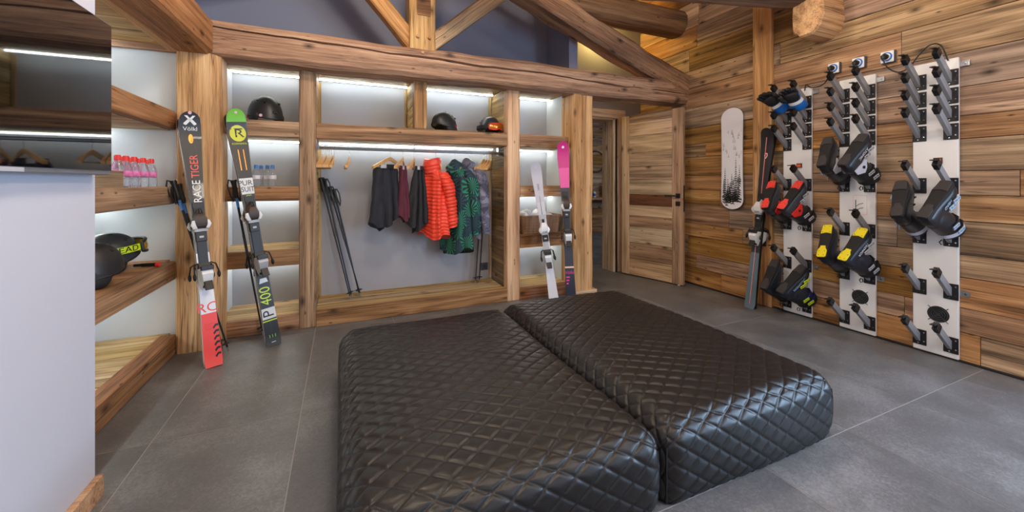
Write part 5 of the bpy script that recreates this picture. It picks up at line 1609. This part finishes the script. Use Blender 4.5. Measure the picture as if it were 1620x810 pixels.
# sockets, plugs and cables above the racks
for i, (px, py, rk_) in enumerate(((1319, 108, 'r1'), (1358, 99.5, 'r2'), (1404, 90, 'r3'))):
    p = onX(px, py, XF - 0.02)
    words = ('with cable looping to the rack with gloves', 'straight above the rack with yellow soled boots', 'with cable looping to the rack without neighbour')[i]
    so = empty('power_socket', (XF, p.y, p.z - 0.035), label='white and blue wall socket ' + words, cat='socket')
    MB().box(XF - 0.010, XF, p.y - 0.044, p.y + 0.042, p.z - 0.044, p.z + 0.044).put('back_box', DARKG, so, bevel=0.003)
    MB().box(XF - 0.024, XF - 0.010, p.y - 0.036, p.y + 0.042, p.z - 0.042, p.z + 0.042).put('cover_plate', WHITE, so, bevel=0.006)
    MB().cyl((XF - 0.028, p.y + 0.004, p.z), (XF - 0.022, p.y + 0.004, p.z), 0.034, n=24).put('outlet_ring', BLUE, so, smooth=40)
    MB().cyl((XF - 0.031, p.y + 0.004, p.z), (XF - 0.026, p.y + 0.004, p.z), 0.025, n=24).put('outlet', WHITE, so, smooth=40)
    pg = empty('power_plug', (XF - 0.03, p.y, p.z - 0.02), label='black plug in the wall socket ' + words, cat='plug')
    MB().tube([(XF - 0.028, p.y + 0.006, p.z), (XF - 0.05, p.y + 0.006, p.z), (XF - 0.066, p.y + 0.006, p.z - 0.004), (XF - 0.07, p.y + 0.006, p.z - 0.02)], [0.02, 0.021, 0.016, 0.008], 12).put('plug_body', BLACKP, pg, smooth=50)
    if i == 2:
        w = [V((XF - 0.07, p.y + 0.006, p.z - 0.02)), V((XF - 0.06, p.y - 0.015, p.z - 0.085)), V((XF - 0.055, p.y - 0.07, p.z - 0.135)), V((XF - 0.05, p.y - 0.13, p.z - 0.12)), V((XF - 0.05, p.y - 0.18, p.z - 0.05)), V((XF - 0.05, p.y - 0.235, p.z + 0.005)), V((XF - 0.045, p.y - 0.29, p.z - 0.01)), V((XF - 0.03, p.y - 0.32, p.z - 0.12))]
    elif i == 1:
        w = [V((XF - 0.07, p.y + 0.006, p.z - 0.02)), V((XF - 0.06, p.y - 0.01, p.z - 0.07)), V((XF - 0.035, p.y - 0.02, p.z - 0.13))]
    else:
        w = [V((XF - 0.07, p.y + 0.006, p.z - 0.02)), V((XF - 0.055, p.y + 0.03, p.z - 0.09)), V((XF - 0.04, p.y + 0.08, p.z - 0.125)), V((XF - 0.035, p.y + 0.16, p.z - 0.125)), V((XF - 0.035, p.y + 0.20, p.z - 0.09)), V((XF - 0.03, p.y + 0.215, p.z - 0.14))]
    # smooth the cable
    pts = []
    for k in range(len(w) - 1):
        p0, p1, p2, p3 = w[max(k - 1, 0)], w[k], w[k + 1], w[min(k + 2, len(w) - 1)]
        for j in range(6):
            t = j / 6
            pts.append(0.5 * ((2 * p1) + (p2 - p0) * t + (2 * p0 - 5 * p1 + 4 * p2 - p3) * t * t + (3 * p1 - p0 - 3 * p2 + p3) * t ** 3))
    pts.append(w[-1])
    MB().tube(pts, 0.0042, 8).put('cable', BLACKP, pg, smooth=60)


# ================================================================== SKI BOOTS
def ring_se(cx, hw, z0, z1, e=0.62, n=22, xsh=0.0):
    out = []
    for k in range(n):
        t = 2 * math.pi * k / n
        c, s = math.cos(t), math.sin(t)
        y = hw * math.copysign(abs(c) ** e, c)
        z_ = (z0 + z1) / 2 + (z1 - z0) / 2 * math.copysign(abs(s) ** e, s)
        out.append((cx + xsh * (z_ - z0), y, z_))
    return out


def boot(M, label, group, shell, cuff, toe_pad, heel_pad, buckle, strap, accent=None, side=1, word=None, wordmat=None, s=1.0, topm=None):
    """x toe, z up from the sole, opening at the top"""
    M = M @ Matrix.Scale(s * 0.98, 4)
    root = empty('ski_boot', M=M, label=label, cat='ski boot', group=group)
    lo = MB()
    secs = [(-0.135, 0.020, 0.012, 0.075), (-0.128, 0.031, 0.006, 0.105), (-0.10, 0.039, 0.004, 0.130), (-0.05, 0.041, 0.004, 0.138), (0.0, 0.043, 0.004, 0.128), (0.05, 0.049, 0.004, 0.108), (0.095, 0.053, 0.004, 0.090), (0.13, 0.049, 0.006, 0.076), (0.155, 0.039, 0.010, 0.062), (0.168, 0.024, 0.014, 0.046)]
    lo.loft([ring_se(x, hw, z0, z1) for x, hw, z0, z1 in secs])
    lo.put('lower_shell', shell, root, M=M.copy(), smooth=55)
    # sole block
    so_ = MB()
    out = [(-0.140, 0.030), (-0.12, 0.036), (-0.05, 0.034), (0.02, 0.037), (0.09, 0.044), (0.14, 0.037), (0.163, 0.033), (0.172, 0.028)]
    poly = [(x, w) for x, w in out] + [(x, -w) for x, w in reversed(out)]
    so_.prism(poly[::-1], -0.012, 0.014)
    so_.put('sole', RUBBER, root, M=M.copy(), bevel=0.003)
    tp_ = MB().prism([(0.085, -0.036), (0.165, -0.031), (0.171, -0.02), (0.171, 0.02), (0.165, 0.031), (0.085, 0.036), (0.095, 0.0)][::1], -0.019, -0.008)
    tp_.put('toe_pad', toe_pad, root, M=M.copy(), bevel=0.002)
    hp_ = MB().prism([(-0.138, -0.022), (-0.128, -0.031), (-0.075, -0.031), (-0.05, -0.018), (-0.032, -0.016), (-0.032, 0.016), (-0.05, 0.018), (-0.075, 0.031), (-0.128, 0.031), (-0.138, 0.022)], -0.019, -0.008)
    hp_.put('heel_pad', heel_pad, root, M=M.copy(), bevel=0.002)
    dt = MB()
    for (x, y) in ((0.10, 0.024), (0.10, -0.024), (0.155, 0.018), (0.155, -0.018), (-0.12, 0.016), (-0.12, -0.016), (-0.085, 0.02), (-0.085, -0.02)):
        dt.cyl((x, y, -0.0205), (x, y, -0.018), 0.003, n=7)
    dt.put('screw', DARKG, root, M=M.copy(), smooth=40)
    # cuff
    cu = MB(); rings = []
    for i in range(9):
        f = i / 8; z_ = 0.075 + 0.235 * f
        cx_ = -0.055 + 0.060 * f
        hx_, hy_ = 0.078 + 0.008 * f, 0.048 + 0.012 * f
        if i == 0: hx_, hy_ = 0.070, 0.040
        rings.append([(cx_ + hx_ * math.cos(t), hy_ * math.sin(t), z_ + 0.022 * math.cos(t) * f - 0.02 * (1 - f) * math.cos(t)) for t in [2 * math.pi * k / 26 for k in range(26)]])
    inner = [[(p[0] * 0.0 + (rings[-1][k][0] - 0.005) * 0.86 + 0.0008, p[1] * 0.84, p[2] - dz) for k, p in enumerate(rings[-1])] for dz in (0.0, 0.10)]
    cu.loft(rings + inner, True, True)
    cu.put('cuff', cuff, root, M=M.copy(), smooth=55)
    li = MB(); r0 = rings[-1]
    li.loft([[((p[0] - 0.005) * 0.90 + 0.0005, p[1] * 0.88, p[2] - 0.01) for p in r0], [((p[0] - 0.005) * 0.90 + 0.0005, p[1] * 0.88, p[2] + 0.022) for p in r0], [((p[0] - 0.005) * 0.70 + 0.0015, p[1] * 0.66, p[2] + 0.022) for p in r0], [((p[0] - 0.005) * 0.66 + 0.0015, p[1] * 0.62, p[2] - 0.08) for p in r0]])
    li.put('liner', BLACKM, root, M=M.copy(), smooth=55)
    if accent is not None:     # coloured swoosh panel round the ankle
        for sg in (-1, 1):
            MB().loft([[(-0.115, sg * 0.0405, 0.080), (-0.115, sg * 0.046, 0.080), (-0.115, sg * 0.0475, 0.125), (-0.115, sg * 0.0405, 0.125)],
                     [(-0.06, sg * 0.042, 0.085), (-0.06, sg * 0.0530, 0.085), (-0.06, sg * 0.0570, 0.160), (-0.06, sg * 0.042, 0.160)],
                     [(-0.02, sg * 0.042, 0.090), (-0.02, sg * 0.0530, 0.090), (-0.02, sg * 0.0545, 0.145), (-0.02, sg * 0.042, 0.145)],
                     [(0.015, sg * 0.040, 0.080), (0.015, sg * 0.0480, 0.080), (0.015, sg * 0.0490, 0.105), (0.015, sg * 0.040, 0.105)]]).put('accent_panel', accent, root, M=M.copy(), smooth=40)
        for sg in (-1, 1):
            MB().cyl((-0.045, sg * 0.054, 0.115), (-0.045, sg * 0.0605, 0.115), 0.011, n=14).put('pivot', BLACKP, root, M=M.copy(), smooth=40)
    # buckles: straps over the instep and the cuff, levers on the outer side
    y_ = side
    for (x, z_, hw, cz, onc) in ((0.085, 0.062, 0.053, 0.098, False), (0.035, 0.078, 0.048, 0.120, False), (0.012, 0.205, 0.058, 0.0, True), (0.024, 0.262, 0.062, 0.0, True)):
        if not onc:
            pts = [(x - 0.01, y_ * (hw + 0.004), z_ - 0.01), (x, y_ * (hw + 0.003), z_ + 0.012), (x + 0.004, y_ * hw * 0.55, cz), (x + 0.004, -y_ * hw * 0.5, cz), (x, -y_ * (hw + 0.003), z_ + 0.008)]
        else:
            pts = [(x - 0.05, y_ * (hw + 0.004), z_ - 0.012), (x, y_ * (hw - 0.004), z_), (x + 0.045, y_ * 0.036, z_ + 0.012), (x + 0.066, 0, z_ + 0.018), (x + 0.045, -y_ * 0.036, z_ + 0.012), (x, -y_ * (hw - 0.002), z_)]
        bk_ = MB().tube(pts, 0.0055, 6).put('buckle_strap', strap, root, M=M.copy(), smooth=50)
        c = V(pts[0]) + V((0.008, y_ * 0.006, 0.006))
        lv = MB()
        ax_ = V((1, 0, 0.30)).normalized(); az_ = V((-0.30, 0, 1)).normalized()
        for dz in (-1, 1):
            lv.obox(c + az_ * (0.0085 * dz), ax_, (0, 1, 0), az_, 0.030, 0.0032, 0.0024)
        for dx in (-0.9, 0.0, 0.9):
            lv.obox(c + ax_ * (0.030 * dx), ax_, (0, 1, 0), az_, 0.0024, 0.0035, 0.010)
        lv.put('buckle_lever', buckle, bk_, M=M.copy())
    ps = MB(); rr_ = rings[-2]
    ps.loft([[(p[0] * 1.045 + 0.001, p[1] * 1.06, p[2] - 0.014) for p in rr_], [(p[0] * 1.045 + 0.001, p[1] * 1.06, p[2] + 0.020) for p in rr_]], False, False)
    ps.put('power_strap', topm or BLACKM, root, M=M.copy(), smooth=50)
    MB().tube([(-0.095 + 0.0, 0, 0.30), (-0.118, 0.012, 0.305), (-0.125, 0.0, 0.31), (-0.115, -0.012, 0.30), (-0.100, 0, 0.285)], 0.0035, 6).put('pull_loop', BLACKM, root, M=M.copy(), smooth=50)
    if word:
        me = text_mesh(word, 0.030, wordmat)
        R = Matrix.Translation((0.020, side * 0.0515, 0.040)) @ (Matrix.Rotation(math.pi / 2, 4, 'X') if side < 0 else Matrix.Rotation(math.pi, 4, 'Z') @ Matrix.Rotation(math.pi / 2, 4, 'X'))
        link('lettering', me, root, M @ R)
    return root


def boot_on_arm(rk_, col, zi, twist, lift=0.0, tiltf=0.0, out=0.345):
    root, XFr, ya, yb_ = RK[rk_]
    yc_ = ya - 0.03 if col == 0 else yb_ + 0.04
    d = V((-0.188, 0, 0.152)).normalized()
    toe = V((0.63, 0, 0.777))
    R = Matrix.Rotation(tiltf, 3, V((0, 1, 0)))
    d2, toe2 = R @ d, R @ toe
    Rt = Matrix.Rotation(twist, 3, d2)
    toe2 = (Rt @ toe2).normalized()
    up = -d2
    y_ = up.cross(toe2)
    base = V((XFr, yc_, zi)) + d * out + V((0, 0, lift))
    # the leg axis meets the sole behind its middle: shift so that the cuff's middle lies on the arm
    base += toe2 * 0.045
    return Matrix(((toe2.x, y_.x, up.x, base.x), (toe2.y, y_.y, up.y, base.y), (toe2.z, y_.z, up.z, base.z), (0, 0, 0, 1)))


PADG = plain('worn_sole_grey', srgb(56, 52, 53), 0.8, bump=0.3, bscale=90)
RSOLE = plain('grey_shell', srgb(58, 60, 68), 0.45)
BSH = plain('boot_shell_black', srgb(36, 37, 42), 0.35)
BSHN = plain('boot_shell_navy', srgb(32, 36, 48), 0.4)
SHW = plain('boot_shell_white', srgb(206, 208, 222), 0.35)
for col, tw_ in ((0, 0.16), (1, -0.17)):
    sd = -1 if col == 0 else 1
    wh = ', farther from the snowboard' if col else ', nearer the snowboard'
    boot(boot_on_arm('r1', col, 0.80, tw_), 'grey ski boot with red sole pads on the glove rack' + wh, 'red padded boots', RSOLE, BSH, CORAL, CORAL, SILVER, BLACKP, accent=RED, side=sd)
    boot(boot_on_arm('r1', col, 0.095, tw_ - 0.12), 'black ski boot with neon buckles near the floor' + wh, 'neon buckled boots', BSHN, BSHN, PADG, PADG, NEON, NAVY, side=sd, word='SALOMON' if col == 1 else None, wordmat=LBLUE)
    boot(boot_on_arm('r2', col, 1.15, tw_), 'black and white ski boot above the info sticker' + wh, 'black and white boots', BSH, BSH, PADG, PADG, SILVER, BLACKP, accent=SHW, side=sd, word='ATOMIC' if col == 1 else None, wordmat=WHITE)
    boot(boot_on_arm('r2', col, 0.449, tw_), 'black ski boot with bright yellow sole pads' + wh, 'yellow soled boots', BSHN, BSHN, YELLOW, YELLOW, SILVER, BLACKP, side=sd, word='TECNICA' if col == 1 else None, wordmat=WHITE)
    boot(boot_on_arm('r3', col, 0.80, tw_), 'black ski boot with pale grey cuff' + wh, 'pale cuffed boots', BSH, BSH, PADG, PADG, LBLUE, BLACKP, topm=SHW, side=sd, word='HEAD' if col == 1 else None, wordmat=LBLUE)

# ================================================================== GLOVES
def glove(M, label, group, side):
    root = empty('ski_glove', M=M, label=label, cat='glove', group=group)
    # x towards the fingertips, z the back of the hand
    cuff = MB().loft([[(x, hy_ * math.cos(t), hz_ * math.sin(t)) for t in [2 * math.pi * k / 20 for k in range(20)]] for x, hy_, hz_ in ((-0.12, 0.062, 0.046), (-0.115, 0.066, 0.050), (-0.06, 0.056, 0.042), (-0.03, 0.047, 0.034))])
    cuff.put('cuff', BLUE, root, M=M.copy(), smooth=60)
    MB().loft([[(x, hy_ * math.cos(t), hz_ * math.sin(t)) for t in [2 * math.pi * k / 20 for k in range(20)]] for x, hy_, hz_ in ((-0.05, 0.057, 0.044), (-0.025, 0.052, 0.040))]).put('wrist_strap', WHITE, root, M=M.copy(), smooth=50)
    hand = MB().loft([[(x, y0 + hy_ * math.cos(t), z0 + hz_ * math.sin(t)) for t in [2 * math.pi * k / 20 for k in range(20)]] for x, y0, z0, hy_, hz_ in ((-0.035, 0, 0, 0.045, 0.033), (0.01, 0, 0.0, 0.056, 0.036), (0.06, 0, -0.004, 0.060, 0.033))])
    hand.put('palm', BLUE, root, M=M.copy(), smooth=60)
    for q in range(4):
        yy = -0.042 + 0.028 * q; L = (0.085, 0.10, 0.098, 0.078)[q]
        MB().tube([(0.045, yy, -0.004), (0.045 + L * 0.5, yy * 1.05, -0.012), (0.045 + L * 0.85, yy * 1.05, -0.032), (0.045 + L, yy, -0.046)], [0.018, 0.0185, 0.017, 0.009], 10).put('finger', BLACKM, root, M=M.copy(), smooth=60)
    MB().tube([(-0.01, side * 0.040, -0.012), (0.03, side * 0.066, -0.028), (0.07, side * 0.070, -0.042), (0.09, side * 0.064, -0.048)], [0.018, 0.020, 0.018, 0.009], 10).put('thumb', BLACKM, root, M=M.copy(), smooth=60)
    MB().loft([[(x, hy_ * math.cos(t), -0.018 + hz_ * math.sin(t)) for t in [2 * math.pi * k / 18 for k in range(18)]] for x, hy_, hz_ in ((-0.03, 0.03, 0.012), (0.0, 0.05, 0.026), (0.055, 0.055, 0.024), (0.075, 0.04, 0.012))]).put('palm_patch', BLACKM, root, M=M.copy(), smooth=60)
    return root


for col in (0, 1):
    root, XFr, ya, yb_ = RK['r1']
    yc_ = ya - 0.03 if col == 0 else yb_ + 0.04
    d = V((-0.188, 0, 0.152)).normalized()
    base = V((XFr, yc_, 1.747)) + d * 0.235
    glove(frame(base, (d + V((0, 0.25 if col == 0 else -0.02, -0.05))).normalized(), V((0.55, 0.35, 0.75))), 'blue and black ski glove on a rack arm, ' + ('the one nearer the snowboard' if col == 0 else 'its mate nearer the sockets'), 'blue gloves on the rack', 1 if col == 0 else -1)

# ================================================================== SNOWBOARD
SB = V((XF - 0.028, 2.80, 0.90)); SBL, SBW = 1.045, 0.255
MS = frame(SB, (0, 0, 1), (-1, 0, 0))
sb = empty('snowboard', M=MS, label='white snowboard with black fir tree print on the planked wall', cat='snowboard')


def sb_half(x):
    s = x / SBL
    w = SBW / 2 * (1 - 0.075 * math.sin(math.pi * s))
    r = 0.115
    for e in (x, SBL - x):
        if e < r: w *= math.sqrt(max(0.0, 1 - ((r - e) / r) ** 2.3))
    return max(w, 0.004)


pts = [SBL * (0.5 - 0.5 * math.cos(math.pi * i / 44)) for i in range(45)]
MB().loft([[(x, -sb_half(x), 0), (x, sb_half(x), 0), (x, sb_half(x), 0.010), (x, -sb_half(x), 0.010)] for x in pts]).put('deck', plain('snowboard_white', srgb(246, 246, 252), 0.3), sb, M=MS.copy(), smooth=40)
for sg in (-1, 1):
    MB().tube([(x, sg * sb_half(x), 0.005) for x in pts], 0.0035, 5).put('edge', DARKG, sb, M=MS.copy(), smooth=50)
tr_ = MB(); rt = random.Random(5)


def fir(x0, y0, h, wd):
    lay = max(3, int(h / 0.022))
    for i in range(lay):
        f = i / lay; xa = x0 + h * f; w = wd * (1 - f) ** 0.9 * rt.uniform(0.7, 1.15) + 0.0015
        for sg in (-1, 1):
            pl_ = [(xa + h / lay * 0.9, y0), (xa - 0.002, y0 + sg * w), (xa + 0.001, y0 + sg * w * 0.5), (xa + 0.003, y0 + sg * 0.001)]
            if all(0.012 < p[0] < SBL - 0.01 and abs(p[1]) < sb_half(p[0]) - 0.008 for p in pl_):
                pl_ = [(p[0], p[1], 0.0108 + 0.00002 * i) for p in pl_]
                tr_.add(pl_, [(0, 1, 2, 3) if sg < 0 else (3, 2, 1, 0)])


for y0, h in ((0.078, 0.34), (0.045, 0.26), (0.0, 0.30), (-0.045, 0.46), (-0.085, 0.36), (0.09, 0.22), (-0.02, 0.22), (0.02, 0.2), (-0.07, 0.26)):
    fir(0.06 + rt.uniform(0, 0.05), y0, h, 0.034)
for i in range(30):
    fir(rt.uniform(0.015, 0.16), rt.uniform(-0.11, 0.11), rt.uniform(0.05, 0.12), 0.022)
for i in range(10):
    fir(rt.uniform(0.14, 0.30), rt.uniform(-0.11, 0.11), rt.uniform(0.04, 0.10), 0.016)
tr_.put('fir_print', BLACKP, sb, M=MS.copy(), kind='stuff')
t2 = MB(); keep, tr_ = tr_, MB()
for i in range(22):
    fir(rt.uniform(0.50, 0.80), rt.uniform(-0.11, 0.11), rt.uniform(0.03, 0.055), 0.008)
tr_.put('far_fir_print', plain('print_grey', srgb(96, 98, 112), 0.4), sb, M=MS.copy(), kind='stuff')
MB().box(0.25, 0.30, -0.02, 0.02, -0.03, 0.001).xf(MS).put('wall_hook', BLACKM, sb)
MB().box(0.75, 0.80, -0.02, 0.02, -0.03, 0.001).xf(MS).put('wall_hook', BLACKM, sb)

# ================================================================== LAMPS
# warm pendant lamps added unseen above the frame to brighten the room and a warm uplight behind the truss
def fill_lamp(x, y, z_, power, label):
    root = empty('added_pendant', (x, y, z_), label=label, cat='lamp', group='added pendant lamps')
    MB().lathe([(0.03, 0.15), (0.035, 0.16), (0.03, 0.20), (0.01, 0.21)], 18, (x, y, z_)).put('socket', BLACKP, root, smooth=40)
    MB().cyl((x, y, z_ + 0.20), (x, y, z_ + 0.75), 0.004, n=8).put('cord', BLACKP, root, smooth=40)
    gl = MB(); R_ = 0.15
    for q in range(12):
        a_ = 2 * math.pi * q / 12
        gl.tube([(x + R_ * math.cos(a_) * math.sin(t), y + R_ * math.sin(a_) * math.sin(t), z_ + R_ * math.cos(t)) for t in [math.pi * k / 10 for k in range(11)]], 0.002, 4)
    gl.put('wire_globe', BLACKP, root, smooth=40)
    d = bpy.data.lights.new('added_pendant_light', 'POINT')
    d.energy = power; d.color = (1.0, 0.88, 0.72); d.shadow_soft_size = 0.14
    o = bpy.data.objects.new('added_pendant_light', d)
    o.parent = root; o.location = (0, 0, 0)
    COL.objects.link(o)


for (x, y, pw) in ((0.35, 2.1, 52), (2.2, 2.2, 58), (0.6, 0.1, 72), (2.0, -0.6, 72)):
    fill_lamp(x, y, 2.92, pw, 'unseen pendant lamp added under the boarded ceiling for warm light')
up = empty('uplight', (3.0, 4.155, 2.95), label='small warm uplight hidden behind the rafter', cat='lamp')
MB().lathe([(0.03, 0.0), (0.035, 0.01), (0.035, 0.05)], 14, (3.0, 4.155, 2.95)).put('housing', BLACKP, up, smooth=40)
d = bpy.data.lights.new('uplight_beam', 'POINT'); d.energy = 16; d.color = (1.0, 0.66, 0.16); d.shadow_soft_size = 0.06
o = bpy.data.objects.new('uplight_beam', d); o.parent = up; o.location = (0, -0.12, 0.10); COL.objects.link(o)
